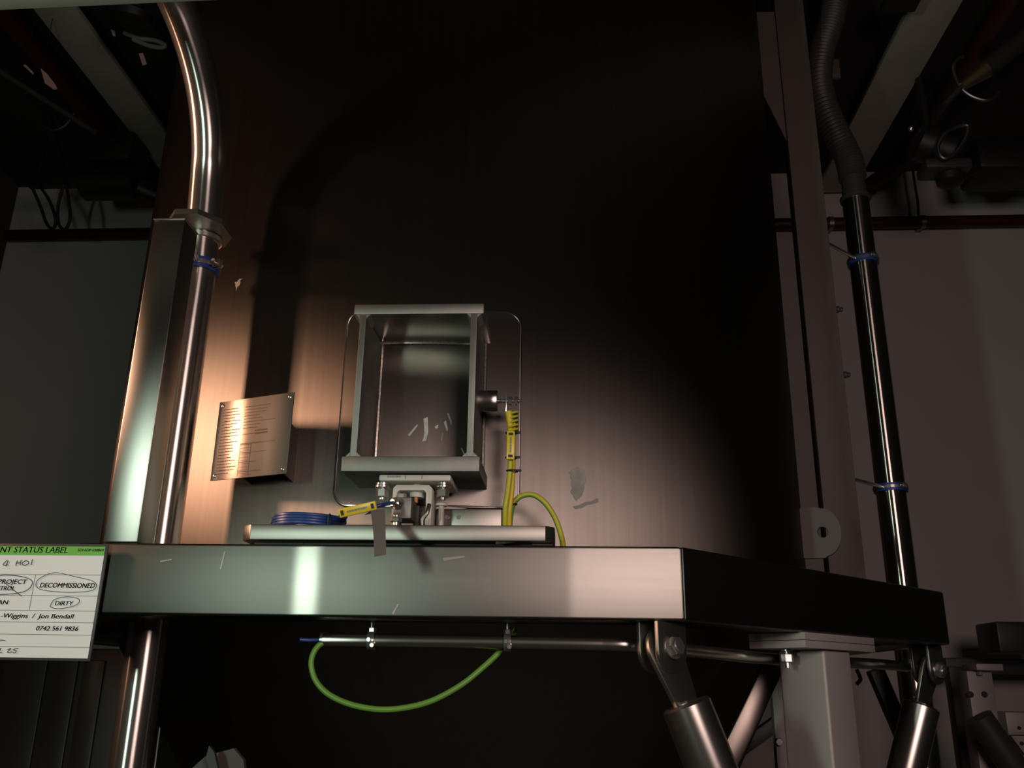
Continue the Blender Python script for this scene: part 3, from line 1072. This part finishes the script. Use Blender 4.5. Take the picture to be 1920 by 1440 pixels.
def flat_tag(name, label, pa, pb, wdt, thick, parent=None, print_dir=None, loc=None):
    pa, pb = V(pa), V(pb)
    ax = (pb - pa).normalized()
    view = (CAM - (pa + pb) / 2).normalized()
    sd = ax.cross(view).normalized()
    nr_ = sd.cross(ax).normalized()
    if nr_.dot(view) < 0:
        nr_ = -nr_
    M = Matrix((ax, sd, nr_)).transposed()
    L = (pb - pa).length
    k = thing(name, label, 'cable tag', (pa + pb) / 2, None)
    MB().box((pa + pb) / 2, (L, wdt, thick), M, bev=thick * 0.45).build('tag_body', M_TAGY, k)
    for s_ in (-1, 1):
        c = (pa + pb) / 2 + ax * (s_ * (L / 2 - 0.0065))
        MB().box(c + nr_ * (thick * 0.5), (0.0050, wdt * 0.55, 0.001), M).build('tie_strap', M_RUBBER, k)
    m = MB()
    x = -L * 0.27
    rnd2 = random.Random(5)
    while x < L * 0.25:
        w_ = rnd2.uniform(0.0008, 0.002)
        m.box((pa + pb) / 2 + ax * x + nr_ * (thick * 0.5), (w_, wdt * 0.22, 0.0006), M)
        x += w_ + 0.0006
    m.build('printed_mark', M_LINE, k)
    return k


flat_tag('cable_tag', 'yellow tag on the blue cable beside the load cell', at(636, 963, 1.476), at(706, 947, 1.462), 0.0155, 0.005)
# grey tape strip hanging from the cable
m = MB()
a0, a1 = at(695, 957, 1.450), at(722, 953, 1.450)
b0_, b1_ = at(700, 1000, 1.405), at(723, 997, 1.405)
c0, c1 = at(702, 1044, 1.375), at(724, 1040, 1.375)
d0, d1 = at(683, 966, 1.478), at(716, 958, 1.482)
t = bmesh.new()
rows = [(d0, d1), (a0, a1), (b0_, b1_), (c0, c1)]
vv = [[t.verts.new(p) for p in r] for r in rows]
for p, q in zip(vv, vv[1:]):
    t.faces.new((p[0], p[1], q[1], q[0]))
bmesh.ops.solidify(t, geom=t.faces[:], thickness=0.0008)
m.add(t)
tag(m.build('tape_strip', M_TAPE, smooth=20), 'strip of grey tape hanging off the blue cable in front of the support plate', 'tape')

Ye = 1.625
ec = thing('earth_cable', 'green and yellow earth cable hanging straight from the bracket boss', 'cable', at(955, 980, Ye))
ePath = smooth_path([at(958, 775, Ye), at(958, 810, Ye), at(957, 870, Ye), at(953, 915, Ye), at(948, 950, Ye), at(947, 990, Ye + 0.01)], 10)
MB().tube(ePath, 0.0052, 16, stripes=1, twist=9.0).build('cable', [M_YELG, M_GREEN], ec)
ePath2 = smooth_path([at(963, 790, Ye), at(963, 830, Ye + 0.008), at(962, 880, Ye + 0.006), at(960, 920, Ye + 0.004), at(956, 955, Ye + 0.004), at(955, 990, Ye + 0.012)], 10)
MB().tube(ePath2, 0.0045, 16, stripes=1, twist=-6.0).build('cable', [M_YELG, M_YEL], ec)
m = MB().tube([at(954, 772, Ye - 0.004), at(955, 782, Ye - 0.004), at(957, 797, Ye - 0.003), at(957, 808, Ye)], lambda k: 0.0075 - 0.002 * k, 16)
m.build('crimp_sleeve', M_YEL, ec)
m = MB()
for k in range(5):
    c = at(963, 776 + k * 8, Ye - 0.002)
    m.tube([c + V((0.0085 * cos(a), 0.0085 * sin(a), 0.003 * cos(a))) for a in [2 * pi * i / 14 for i in range(14)]], 0.0021, 8, closed=True, stripes=1)
m.build('wrapped_end', [M_YELG, M_GREEN], ec)
m = MB()
p = at(957, 752, Ye)
m.box((XR + 0.0405, Ye + 0.004, p.z - 0.006), (0.003, 0.018, 0.036), bev=0.001)
m.build('ring_terminal', M_BOLT, ec)
for v in (812, 858, 883):
    c = at(958 + (3 if v > 870 else 1), v, Ye - 0.001)
    MB().tube([c + V((0.0105 * cos(a), 0.0095 * sin(a), 0)) for a in [2 * pi * i / 16 for i in range(16)]], 0.0016, 6, closed=True).box(c + V((0.013, -0.004, 0)), (0.007, 0.005, 0.004)).build('cable_tie', M_RUBBER, ec)
flat_tag('cable_tag', 'yellow tag on the vertical earth cable right of the bracket', at(958, 808, Ye - 0.012), at(957, 862, Ye - 0.012), 0.0155, 0.005)

ec2 = thing('earth_cable', 'green and yellow earth cable arching over to the right above the beam', 'cable', at(1010, 980, 1.64))
aPath = smooth_path([at(955, 1000, 1.655), at(957, 970, 1.65), at(963, 944, 1.645), at(978, 930, 1.645), at(1000, 928, 1.645), at(1022, 943, 1.645), at(1040, 970, 1.65), at(1051, 1000, 1.655), at(1056, 1026, 1.66), at(1056, 1060, 1.665)], 9)
MB().tube(aPath, 0.0052, 16, stripes=1, twist=4.0).build('cable', [M_YELG, M_GREEN], ec2)
c = at(961, 947, 1.645)
MB().tube([c + V((0.0075 * cos(a), 0.0075 * sin(a), 0.002 * cos(a))) for a in [2 * pi * i / 16 for i in range(16)]], 0.0018, 6, closed=True).build('cable_tie', M_RUBBER, ec2)

# ------------------------------------------------------------------ conduit under the front beam
YC = 1.605
cA, cB = at(603, 1197, YC), at(1200, 1213, YC)
zc = (cA.z + cB.z) / 2 + 0.001
cr = 0.0118


def on_side(u, v):
    """point on the vertical plane under the middle of the right-hand ring side"""
    d = ray(u, v)
    k = -1.487 / (d.x - d.y)
    return CAM + d * k


cd = thing('conduit', 'thin steel conduit slung beneath the front beam', 'conduit', ((cA.x + cB.x) / 2, YC, zc - cr))
qb = [on_side(1290, 1219), on_side(1460, 1236), on_side(1640, 1245), on_side(1700, 1250)]
cp = [V((cA.x, YC, zc)), V((-0.1, YC, zc)), V((0.06, YC, zc - 0.001)), V((0.11, YC, zc - 0.002))]
bend = smooth_path([cp[2], cp[3], V((0.155, 1.622, zc - 0.004)), qb[0] + V((0, 0, 0)), qb[1], qb[2], qb[3]], 8)
MB().tube([cp[0] + V((0.0005, 0, 0)), cp[1]] + bend, cr, 24).build('conduit_tube', M_PIPE, cd)
MB().lathe([(cr - 0.001, 0), (cr + 0.0006, 0), (cr + 0.0006, 0.004), (cr - 0.001, 0.004), (cr - 0.001, 0.0)], (cA.x - 0.0005, YC, zc), (1, 0, 0), 24, caps=False).build('end_ferrule', M_BOLT, cd)
for u, lab in ((697, 'steel pipe hanger holding the conduit near its open left end'), (952, 'steel pipe hanger holding the conduit where the green cable rejoins it')):
    x = at(u, 1198, YC).x
    h = thing('conduit_hanger', lab, 'hanger', (x, YC, zc - 0.014), 'hangers under the front beam')
    MB().cyl((x, YC, zc + 0.013), (x, YC, BB), 0.0048, n=16).build('stud', M_PIPE, h)
    MB().lathe([(cr + 0.0008, -0.006), (cr + 0.0042, -0.006), (cr + 0.0042, 0.006), (cr + 0.0008, 0.006), (cr + 0.0008, -0.006)], (x, YC, zc), (1, 0, 0), 32, caps=False).build('clamp_ring', M_BOLT, h)
    m = MB().hexnut((x, YC, zc + 0.014), (x, YC, zc + 0.022), 0.0075)
    m.build('nut', M_BOLT, h)
    m = MB().cyl((x + 0.004, YC - 0.017, zc - 0.008), (x + 0.004, YC - 0.010, zc - 0.008), 0.0045, n=14, bev=0.001)
    m.cyl((x - 0.002, YC - 0.018, zc + 0.001), (x - 0.002, YC - 0.012, zc + 0.001), 0.0045, n=14, bev=0.001)
    m.build('screw', M_BOLT, h)
m = MB()
m.tube(smooth_path([at(562, 1199, YC - 0.01), at(580, 1200, YC - 0.004), at(600, 1199.5, YC), at(625, 1199, YC)], 6), 0.0034, 10)
tag(m.build('blue_cable', M_BLUE), 'blue cable end poking out of the left end of the conduit', 'cable')
m = MB()
lo = [V((cA.x + 0.02, YC + 0.003, zc - 0.004)), at(604, 1206, YC - 0.006), at(589, 1222, YC - 0.012), at(583.5, 1246, YC - 0.016), at(592, 1276, YC - 0.018), at(615, 1301, YC - 0.02), at(655, 1320, YC - 0.02), at(708, 1330, YC - 0.02),
      at(760, 1327, YC - 0.02), at(812, 1313, YC - 0.014), at(865, 1284, YC - 0.004), at(905, 1252, YC + 0.008), at(935, 1224, YC + 0.02), at(955, 1200, YC + 0.028), at(968, 1180, YC + 0.035)]
m.tube(smooth_path(lo, 9), 0.0050, 16, stripes=1, twist=2.2)
tag(m.build('earth_cable', [M_YELG, M_GREEN]), 'green and yellow earth cable drooping in a loop below the conduit', 'cable')

# ------------------------------------------------------------------ column under the right-hand ring side
cm = V((0.4905, 1.883, 0))
col_ = thing('support_column', 'square pale steel column bolted under the right side of the ring beam', 'column', (cm.x, cm.y, 0))
M45 = Matrix((S45, N45 * -1, V((0, 0, 1)))).transposed()
MB().box((cm.x, cm.y, (1.6725 + 0.012) / 2), (0.10, 0.10, 1.6725 - 0.012), M45, bev=0.006, seg=3).build('column_tube', M_COLUMN, col_)
MB().box((cm.x, cm.y, 0.006), (0.22, 0.22, 0.012), M45, bev=0.002).build('base_plate', M_COLUMN, col_)
for z0, z1 in ((1.6725, 1.6863), (1.6869, 1.7007)):
    MB().box((cm.x, cm.y, (z0 + z1) / 2), (0.262, 0.122, z1 - z0), M45, bev=0.0012).build('flange_plate', M_COLUMN, col_)
for sx in (-1, 1):
    c = V((cm.x, cm.y, 0)) + S45 * (0.088 * sx) - N45 * 0.006
    m = MB().cyl(c + V((0, 0, 1.638)), c + V((0, 0, 1.6725)), 0.0055, n=16)
    m.hexnut(c + V((0, 0, 1.648)), c + V((0, 0, 1.664)), 0.0115)
    m.cyl(c + V((0, 0, 1.669)), c + V((0, 0, 1.6725)), 0.012, n=20)
    m.build('bolt', M_BOLT, col_)

# ------------------------------------------------------------------ inclined tube struts


def strut(label, top, sgn, r):
    d = V((0.065 * sgn, 0, -0.175)).normalized()
    N45 = (globals()['N45'] - d * globals()['N45'].dot(d)).normalized()
    top = V(top)
    k = thing('tube_strut', label, 'strut', top + d * 0.92, 'inclined struts under the ring beam')
    side = d.cross(N45).normalized()
    disc_plate(top, side, d, 0.040, 0.098, 0.009, N45, 0.62).build('eye_plate', M_STEEL, k)
    a, b = top + d * 0.086, top + d * 0.92
    MB().lathe([(0.02, -0.001), (r - 0.004, 0), (r, 0.004), (r, (b - a).length - 0.01), (r - 0.01, (b - a).length)], a, d, 44).build('strut_tube', M_STRUT, k)
    MB().tube([a + (side * cos(q) + N45 * sin(q)) * (r * 0.45) - d * 0.001 for q in [0.1, 0.5, 0.9]], 0.004, 8).build('weld_bead', M_WELD, k)
    m = MB().cyl(top - N45 * 0.038, top + N45 * 0.034, 0.009, n=20)
    m.cyl(top + N45 * 0.0175, top + N45 * 0.021, 0.019, n=28)
    m.hexnut(top + N45 * 0.021, top + N45 * 0.032, 0.0165)
    m.hexnut(top - N45 * 0.038, top - N45 * 0.029, 0.0165)
    m.build('pivot_bolt', M_BOLT, k)
    return k


strut('steel tube strut pinned under the near corner of the ring beam', P_L1, 1, 0.040)
strut('steel tube strut pinned under the far right corner of the ring beam', P_L2, -1, 0.040)

# ------------------------------------------------------------------ more tubes under the ring


def sq_bar(p0, p1, w, name, label, cat, mat, group=None, h=None):
    p0, p1 = V(p0), V(p1)
    d = (p1 - p0).normalized()
    s_ = d.cross(V((0, 0, 1)) if abs(d.z) < 0.95 else V((0, 1, 0))).normalized()
    u_ = s_.cross(d)
    M = Matrix((s_, d, u_)).transposed()
    return tag(MB().box((p0 + p1) / 2, (w, (p1 - p0).length, h or w), M, bev=min(w, h or w) * 0.08).build(name, mat), label, cat, group)


sq_bar(at(1448, 1248, 2.04), at(1290, 1580, 2.04), 0.042, 'brace_bar', 'square steel brace sloping down left from behind the support column', 'brace', M_RPOST)
fr = thing('back_upright', 'narrow steel upright with a bolt just left of the support column', 'post', at(1450, 1440, 2.3) - V((0, 0, 1.25)))
q0 = at(1452, 1262, 2.3)
MB().box((q0.x + 0.003, 2.3, (q0.z) / 2), (0.030, 0.03, q0.z), bev=0.002).build('upright_tube', M_COLUMN, fr)
q = at(1457, 1391, 2.28)
MB().hexnut((q.x + 0.004, 2.29, q.z), (q.x + 0.004, 2.272, q.z), 0.009).build('bolt', M_BOLT, fr)
sq_bar(at(1470, 1345, 2.6), at(1380, 1410, 2.6), 0.035, 'cross_bar', 'short round edged bar crossing behind the steel brace', 'bar', M_SLATE)
sq_bar(at(1640, 1255, 3.2), at(1720, 1440, 3.2), 0.05, 'diagonal_strut', 'dark diagonal strut between the column and the far tube strut', 'strut', M_DARK)
m = MB().tube(smooth_path([at(1606, 1255, 2.5), at(1612, 1268, 2.5), at(1613, 1275, 2.5), at(1606, 1283, 2.5)], 5), 0.005, 8)
tag(m.build('black_cable', M_RUBBER), 'short bit of black cable hooked beside the support column top', 'cable')

# lower-left bracket under the cone
lb = thing('leg_bracket', 'angled steel bracket end at the bottom edge below the tank cone', 'bracket', at(405, 1460, 1.72))
a = at(392, 1396, 1.72)
MB().prism([at(392, 1398, 1.72), at(402, 1412, 1.72), at(414, 1470, 1.72), at(398, 1470, 1.72), at(386, 1420, 1.72)], (0, 0.01, 0)).build('edge_plate', M_SLATE, lb)
MB().prism([at(352, 1448, 1.74), at(386, 1417, 1.74), at(398, 1470, 1.74), at(345, 1480, 1.74)], (0, 0.012, 0)).build('face_plate', M_DULL, lb)
MB().prism([at(405, 1412, 1.76), at(438, 1403, 1.76), at(456, 1425, 1.76), at(462, 1475, 1.76), at(414, 1475, 1.76)], (0, 0.012, 0)).build('side_plate', M_DULL, lb)

# ------------------------------------------------------------------ dark plant lower left
dk = thing('plant_cabinet', 'dark brown panelled cabinet in the gloom under the status label', 'cabinet', (-1.9, 3.3, 0))
cx0, cx1 = at(-30, 1300, 3.2).x, at(232, 1300, 3.2).x
cz = at(100, 1215, 3.2).z
MB().box(((cx0 + cx1) / 2, 3.45, cz / 2), (cx1 - cx0, 0.5, cz), bev=0.01).build('carcass', paint('dark brown panel paint', (0.045, 0.033, 0.030), 0.45), dk)
for u0, u1 in ((2, 88), (96, 146), (152, 196)):
    a, b = at(u0, 1262, 3.19), at(u1, 1262, 3.19)
    MB().box(((a.x + b.x) / 2, 3.195, cz / 2 + 0.02), (b.x - a.x - 0.01, 0.012, cz - 0.12), bev=0.003).build('door_panel', paint('dark brown door paint', (0.06, 0.044, 0.040), 0.4), dk)
a, b = at(182, 1196, 2.1), at(236, 1158, 2.1)
tag(MB().box(((a.x + b.x) / 2, 2.14, (a.z + b.z) / 2), (b.x - a.x, 0.08, b.z - a.z), bev=0.004).build('junction_box', M_DARK), 'small black box under the beam beside the bent pipe', 'box')
m = MB().tube([at(316, 1238, 2.6), at(290, 1440, 2.6), at(280, 1520, 2.6)], 0.004, 8)
tag(m.build('thin_rod', M_STEEL), 'thin steel rod standing right of the bent pipe below the beam', 'rod')

# ------------------------------------------------------------------ background right, low
eq = thing('drilled_post', 'pale post with two round holes at the lower right', 'post', (at(1830, 1440, 3.4).x, 3.4, 0))
a, b = at(1803, 1258, 3.4), at(1850, 1258, 3.4)
MB().box(((a.x + b.x) / 2, 3.4, a.z / 2), (b.x - a.x, 0.08, a.z), bev=0.004).build('post_tube', M_COLUMN, eq)
a2, b2 = at(1822, 1252, 3.36), at(1870, 1244, 3.36)
MB().box(((a2.x + b2.x) / 2, 3.38, a.z + 0.012), (b2.x - a2.x, 0.12, 0.022), bev=0.002).build('top_plate', M_COLUMN, eq)
q = at(1836, 1262, 3.355)
MB().hexnut((q.x, 3.352, q.z - 0.008), (q.x, 3.352, q.z + 0.006), 0.010).build('bolt', M_WHITEP, eq, label='pale bolt head')
for u in (1820, 1846):
    q = at(u, 1302, 3.358)
    MB().cyl((q.x, 3.3595, q.z), (q.x, 3.357, q.z), 0.0105, n=20).build('bore', M_DARK, eq)
q = at(1834, 1392, 3.358)
MB().cyl((q.x, 3.3595, q.z), (q.x, 3.345, q.z), 0.012, n=20).build('boss', M_SLATE, eq)
m = MB().tube([at(1835, 1345, 3.25), at(1930, 1480, 3.25)], 0.045, 20)
tag(m.build('dark_tube', M_SLATE), 'thick dark tube sloping down right across the drilled post', 'tube')
mb_ = thing('terminal_box', 'pale box with two screws cut by the right edge', 'box', at(1910, 1440, 3.3))
a, b = at(1891, 1378, 3.3), at(1945, 1336, 3.3)
MB().box(((a.x + b.x) / 2, 3.35, (a.z + b.z) / 2), (b.x - a.x, 0.1, b.z - a.z), bev=0.004).build('box_body', M_COLUMN, mb_)
a3, b3 = at(1896, 1412, 3.3), at(1945, 1380, 3.3)
MB().prism([at(1896, 1380, 3.302), at(1945, 1380, 3.302), at(1945, 1425, 3.302), at(1920, 1412, 3.302)], (0, 0.05, 0)).build('box_flange', M_COLUMN, mb_)
for u, v in ((1911, 1365), (1916, 1394)):
    q = at(u, v, 3.298)
    MB().cyl((q.x, 3.301, q.z), (q.x, 3.296, q.z), 0.006, n=12).build('screw', M_DARK, mb_)
a, b = at(1774, 1445, 3.9), at(1800, 1250, 3.9)
tag(MB().box(((at(1786, 1250, 3.9).x), 3.9, b.z / 2), (0.055, 0.06, b.z), bev=0.004).build('frame_upright', M_SLATE), 'dark narrow upright between the far strut and the drilled post', 'post')
a, b = at(1865, 1225, 3.9), at(1990, 1168, 3.9)
tag(MB().box(((a.x + b.x) / 2, 3.95, (a.z + b.z) / 2), (b.x - a.x, 0.2, b.z - a.z), bev=0.01).build('cable_duct', M_DARK), 'dark horizontal duct at the right edge below the beam level', 'duct')
a, b = at(1776, 1262, 4.2), at(1990, 1236, 4.2)
tag(MB().box(((a.x + b.x) / 2, 4.25, (a.z + b.z) / 2), (b.x - a.x, 0.1, b.z - a.z), bev=0.005).build('frame_rail', M_SLATE), 'dark grey horizontal rail behind the drilled post', 'rail')

# ------------------------------------------------------------------ overhead: bar, beams, red pipes
bz = at(0, 20, 1.15).z
oa, ob = atz(-60, 23, bz), atz(300, 6.5, bz)
ob = oa + (ob - oa) * 2.6
oa = oa - (ob - oa) * 0.5
od = V((ob.x - oa.x, ob.y - oa.y, 0)).normalized()
on = V((od.y, -od.x, 0))
tag(MB().prism([oa, ob, ob + on * 0.06, oa + on * 0.06], (0, 0, 0.07), bev=0.003).build('overhead_bar', M_BAR), 'pale horizontal bar crossing the top left corner', 'bar')
for x0, x1, lab in ((-2.235, -2.055, 'beige ceiling beam running back at the upper left'), (1.425, 1.625, 'beige ceiling beam running back at the upper right')):
    bm_ = thing('ceiling_beam', lab, 'beam', ((x0 + x1) / 2, 2.5, 4.27), 'beams under the ceiling')
    MB().box(((x0 + x1) / 2, 2.1, 4.285), (x1 - x0, 4.9, 0.03), bev=0.003).build('bottom_flange', M_BEIGE, bm_)
    MB().box(((x0 + x1) / 2, 2.1, 4.365), (0.03, 4.9, 0.13)).build('web', M_DARK, bm_)
wp = thing('red_pipe', 'dark red pipe running level along the back wall', 'pipe', (-0.4, YB - 0.07, 4.03))
MB().cyl((-3.28, YB - 0.075, 4.06), (3.4, YB - 0.075, 4.06), 0.034, n=24).build('pipe_run', M_RED, wp)
for u in (1556, 1728):
    x = at(u, 412, YB - 0.075).x
    MB().lathe([(0.0345, -0.012), (0.039, -0.012), (0.039, 0.012), (0.0345, 0.012), (0.0345, -0.012)], (x, YB - 0.075, 4.06), (1, 0, 0), 24, caps=False).box((x, YB - 0.0195, 4.06), (0.03, 0.037, 0.05)).build('pipe_bracket', M_STEEL, wp)
for x, z, lab, e in ((1.80, 4.26, 'dark red overhead pipe right of the right ceiling beam', (1625, 368)), (-2.38, 4.26, 'dark red overhead pipe left of the left ceiling beam', (330, 405))):
    rpp = thing('red_pipe', lab, 'pipe', (x, 2.5, z))
    q = at(e[0], e[1], YB - 0.12)
    MB().tube(smooth_path([(x, 0.3, z), (x, 2.0, z), (x, 3.9, z), (x, 4.2, z - 0.01), (q.x, 4.42, (z + q.z) / 2), (q.x, 4.46, q.z)], 8), 0.045, 20).build('pipe_run', M_RED, rpp)

# ------------------------------------------------------------------ ceiling clutter, left
def loop_cable(name, label, px, Y, r, mat, cat='cable', group=None, closed=True):
    P = smooth_path([at(u, v, Y + dy) for (u, v, dy) in px], 8, closed)
    return tag(MB().tube(P, r, 8, closed=closed).build(name, mat), label, cat, group)


g1 = 'cable loops hanging at the left'
ct = thing('cable_tray', 'dark cable tray hung under the ceiling at far left above the cable loops', 'cable tray', at(110, 352, 3.9))
ta, tb = at(48, 352, 3.9), at(176, 352, 3.9)
MB().box(((ta.x + tb.x) / 2, 3.9, ta.z + 0.03), (tb.x - ta.x, 0.08, 0.035), bev=0.004).build('tray', M_DARK, ct)
for f in (0.15, 0.85):
    x = ta.x + (tb.x - ta.x) * f
    MB().cyl((x, 3.9, ta.z + 0.03), (x, 3.9, ZC), 0.008, n=10).build('hanger_rod', M_DARK, ct)
loop_cable('hanging_cable', 'black cable loop hanging lowest at far left, the wide slanting one', [(58, 346, 0), (75, 385, .02), (88, 420, .03), (100, 428, 0), (104, 410, -.03), (92, 375, -.03), (72, 346, 0)], 3.9, 0.008, M_RUBBER, group=g1, closed=False)
loop_cable('hanging_cable', 'black oval cable loop hung just right of the wide slanting one', [(120, 346, 0), (112, 372, .01), (108, 398, .02), (111, 422, .03), (122, 430, 0), (131, 412, -.02), (130, 382, -.02), (124, 346, 0)], 3.9, 0.008, M_RUBBER, group=g1, closed=False)
dm = thing('ceiling_unit', 'dark motor like unit hanging under the ceiling at the left', 'machine', at(215, 340, 3.9))
c = at(215, 345, 3.9)
MB().cyl(c + V((-0.16, 0, 0)), c + V((0.12, 0, 0)), 0.085, n=28, bev=0.01).build('motor_body', M_DARK, dm)
MB().cyl(c + V((0.12, 0, -0.02)), c + V((0.22, 0.05, -0.05)), 0.05, n=20, bev=0.01).build('motor_nose', M_DARK, dm)
MB().box(c + V((0.0, 0, 0.17)), (0.22, 0.2, 0.16), bev=0.01).build('mounting_box', M_DARK, dm)
MB().box(c + V((0, 0, (4.43 - c.z + 0.24) / 2)), (0.06, 0.06, max(0.05, 4.43 - c.z - 0.24))).build('hanger', M_DARK, dm)
c = at(345, 342, 4.40)
tag(MB().box(c + V((0, 0, 0.06)), (0.18, 0.16, 0.24), bev=0.03).build('duct_box', M_DARK), 'dark boxy duct beside the left ceiling beam', 'duct')
tag(MB().cyl(at(-30, 115, 2.9), at(178, 248, 3.4), 0.012, n=14).build('thin_pipe', M_SLATE), 'thin grey pipe slanting across the upper left gloom', 'pipe')
loop_cable('wire_loop', 'grey wire arc hanging below the thin slanting pipe', [(76, 205, 0), (80, 232, 0), (98, 244, 0), (122, 236, 0), (140, 212, 0)], 3.6, 0.007, M_STEEL, 'wire', closed=False)
m = MB()
P = [at(u, v, 2.9) for u, v in ((233, 62), (262, 72), (290, 76), (309, 84), (304, 89), (280, 86), (250, 74))]
tag(MB().tube(smooth_path(P, 6), 0.009, 10).build('white_hose', M_WHITEP), 'pale hooked hose near the top left beside the bent pipe', 'hose')
for px_, nm, lab, cat, tie in ((((260, 100), (268, 99), (275, 119), (267, 122)), 'paper_tag', 'small pale paper tag dangling under the hooked hose', 'tag', at(266, 73.5, 2.9)),
                               (((208, 55), (215, 58), (216, 68), (211, 66)), 'plastic_clip', 'tiny pink clip left of the hooked hose', 'clip', None)):
    P = [at(u, v, 2.9) for u, v in px_]
    pk = thing(nm, lab, cat, P[2])
    MB().prism(P, (0, 0.004, 0)).build('card' if nm == 'paper_tag' else 'clip_body', M_PALEPINK, pk)
    p0 = P[0] * 0.8 + P[2] * 0.2 + V((0, 0.002, 0))
    MB().cyl(p0, tie if tie is not None else V((p0.x, p0.y, ZC)), 0.0015, n=6).build('string', M_DARK, pk)
for px_, lab in ((((76, 128), (88, 138), (102, 156), (107, 165), (100, 167), (84, 156)), 'larger patch coloured pink as lit wall above the slanting pipe'), (((43, 122), (48, 121), (62, 135), (61, 139)), 'smaller patch coloured pink as lit wall left of the larger one')):
    P = [at(u, v, 3.0) for u, v in px_]
    pk = thing('pink_card', lab, 'card', P[-1], 'pink lit wall patches')
    MB().prism(P, (0, 0.006, 0)).build('card', M_PALEPINK, pk)  # pink lit piece of wall painted as a pink sheet
    MB().cyl(P[0] + V((0.004, 0.003, -0.003)), V((P[0].x + 0.004, 3.003, ZC)), 0.0015, n=6).build('string', M_DARK, pk)
q = at(395, 40, 3.9)
m = MB()
for k, (u0, v0, u1, v1) in enumerate(((372, 22, 386, 2), (385, 28, 408, 52), (398, 0, 411, 18))):
    tag(MB().cyl(at(u0, v0, 2.7), at(u1, v1, 2.7), 0.007, n=10).build('pipe_stub', M_STEEL), ('short bright rod tilted up right beside the bent pipe top', 'short bright rod tilted down right beside the bent pipe top', 'short bright rod nearest the tank at the top edge')[k], 'rod')
q = at(243, 46, 2.75)
tag(MB().lathe([(0.05, 0), (0.08, 0.02), (0.08, 0.05), (0.04, 0.07), (0.04, 0.2)], q, (0.2, -0.3, 1), 24).build('valve_body', M_DARK), 'dark valve body in the gloom above the hooked hose', 'valve')
for k, (u, v) in enumerate(((276, 318), (272, 330))):
    pass
loop_cable('thin_wire', 'thin wire hanging from the left ceiling beam', [(279, 288, 0), (275, 305, 0), (270, 326, 0)], 4.0, 0.005, M_STEEL, 'wire', closed=False)

# ------------------------------------------------------------------ ceiling clutter, right
vw = thing('hand_valve', 'valve with a round wheel and brass cone under the upper right ceiling', 'valve', at(1835, 150, 3.3))
P = [at(u, v, 3.3) for u, v in ((1806, 106), (1794, 112), (1788, 130), (1797, 158), (1816, 177), (1842, 187), (1862, 184), (1874, 172))]
MB().tube(smooth_path(P, 8), 0.008, 10).build('wheel_rim', M_STEEL, vw)
MB().cyl(at(1803, 163, 3.3), at(1845, 132, 3.3), 0.018, 0.040, n=28).build('cone', steel('dull brass', (0.45, 0.36, 0.20), (0.2, 0.2), None, wide=0.4), vw)
MB().cyl(at(1772, 195, 3.3), at(1803, 163, 3.3), 0.012, n=16).build('stem', M_SLATE, vw)
MB().cyl(at(1845, 132, 3.34), at(1940, 58, 3.34), 0.042, n=24).build('inlet_pipe', M_SLATE, vw)
loop_cable('wire_loop', 'grey oval wire loop hanging under the upper right valve', [(1762, 290, 0), (1760, 272, 0), (1775, 248, 0), (1800, 236, 0), (1815, 238, 0), (1810, 260, 0), (1792, 286, 0), (1772, 297, 0)], 3.4, 0.008, M_STEEL, 'wire')
cl = thing('ceiling_unit', 'dark lumpy fitting hanging at the right in front of the wall top', 'machine', at(1780, 320, 3.5))
c = at(1745, 280, 3.55)
MB().cyl(c + V((-0.06, 0, 0.05)), c + V((0.10, 0, -0.02)), 0.085, n=24, bev=0.015).build('drum', M_DARK, cl)
c2 = at(1770, 318, 3.5)
MB().box(c2, (0.20, 0.12, 0.05), bev=0.015).build('tray', M_SLATE, cl)
c3 = at(1790, 335, 3.5)
MB().lathe([(0.02, 0), (0.055, 0.02), (0.06, 0.05), (0.03, 0.08)], c3 - V((0.02, 0, 0.04)), n=20).build('knob', M_DARK, cl)
MB().cyl(c3 + V((0.0, 0, 0)), c3 + V((0.10, 0.02, 0.06)), 0.022, n=16).build('lever', M_DARK, cl)
MB().cyl(c + V((0, 0, 0.06)), V((c.x, c.y, 4.43)), 0.02, n=12).build('hanger', M_DARK, cl)
tag(MB().tube(smooth_path([V((at(1712, 320, 4.4).x, 4.4, ZC)), at(1716, 350, 4.4), at(1721, 380, 4.4), at(1722, 405, 4.4)], 5), 0.007, 8).build('hanging_cable', M_SLATE), 'thin dark cable dangling in front of the right wall above the red pipe', 'cable')
c = at(1885, 335, 4.0)
tag(MB().box(c + V((0.1, 0, 0.08)), (0.55, 0.25, 0.18), bev=0.03).build('duct_box', M_DARK), 'dark duct at the right edge above the wall', 'duct')
tag(MB().cyl(at(1863, 130, 3.5), at(1886, 62, 3.5), 0.008, n=10).build('thin_rod', M_SLATE), 'thin rod rising beside the upper right valve', 'rod')
q = at(1690, 2, 2.97)
tag(MB().box(q + V((0.0, 0, 0.0)), (0.14, 0.1, 0.035), bev=0.01).build('duct_box', M_DARK), 'small dark duct end over the right ceiling beam at the top edge', 'duct')
q = at(1706, 246, 3.6)
tag(MB().lathe([(0.004, 0), (0.012, 0.008), (0.012, 0.02), (0.004, 0.028)], q, (0, -1, 0.2), 14).build('sprinkler_head', M_BOLT), 'tiny bright sprinkler fitting beside the right red overhead pipe', 'sprinkler')
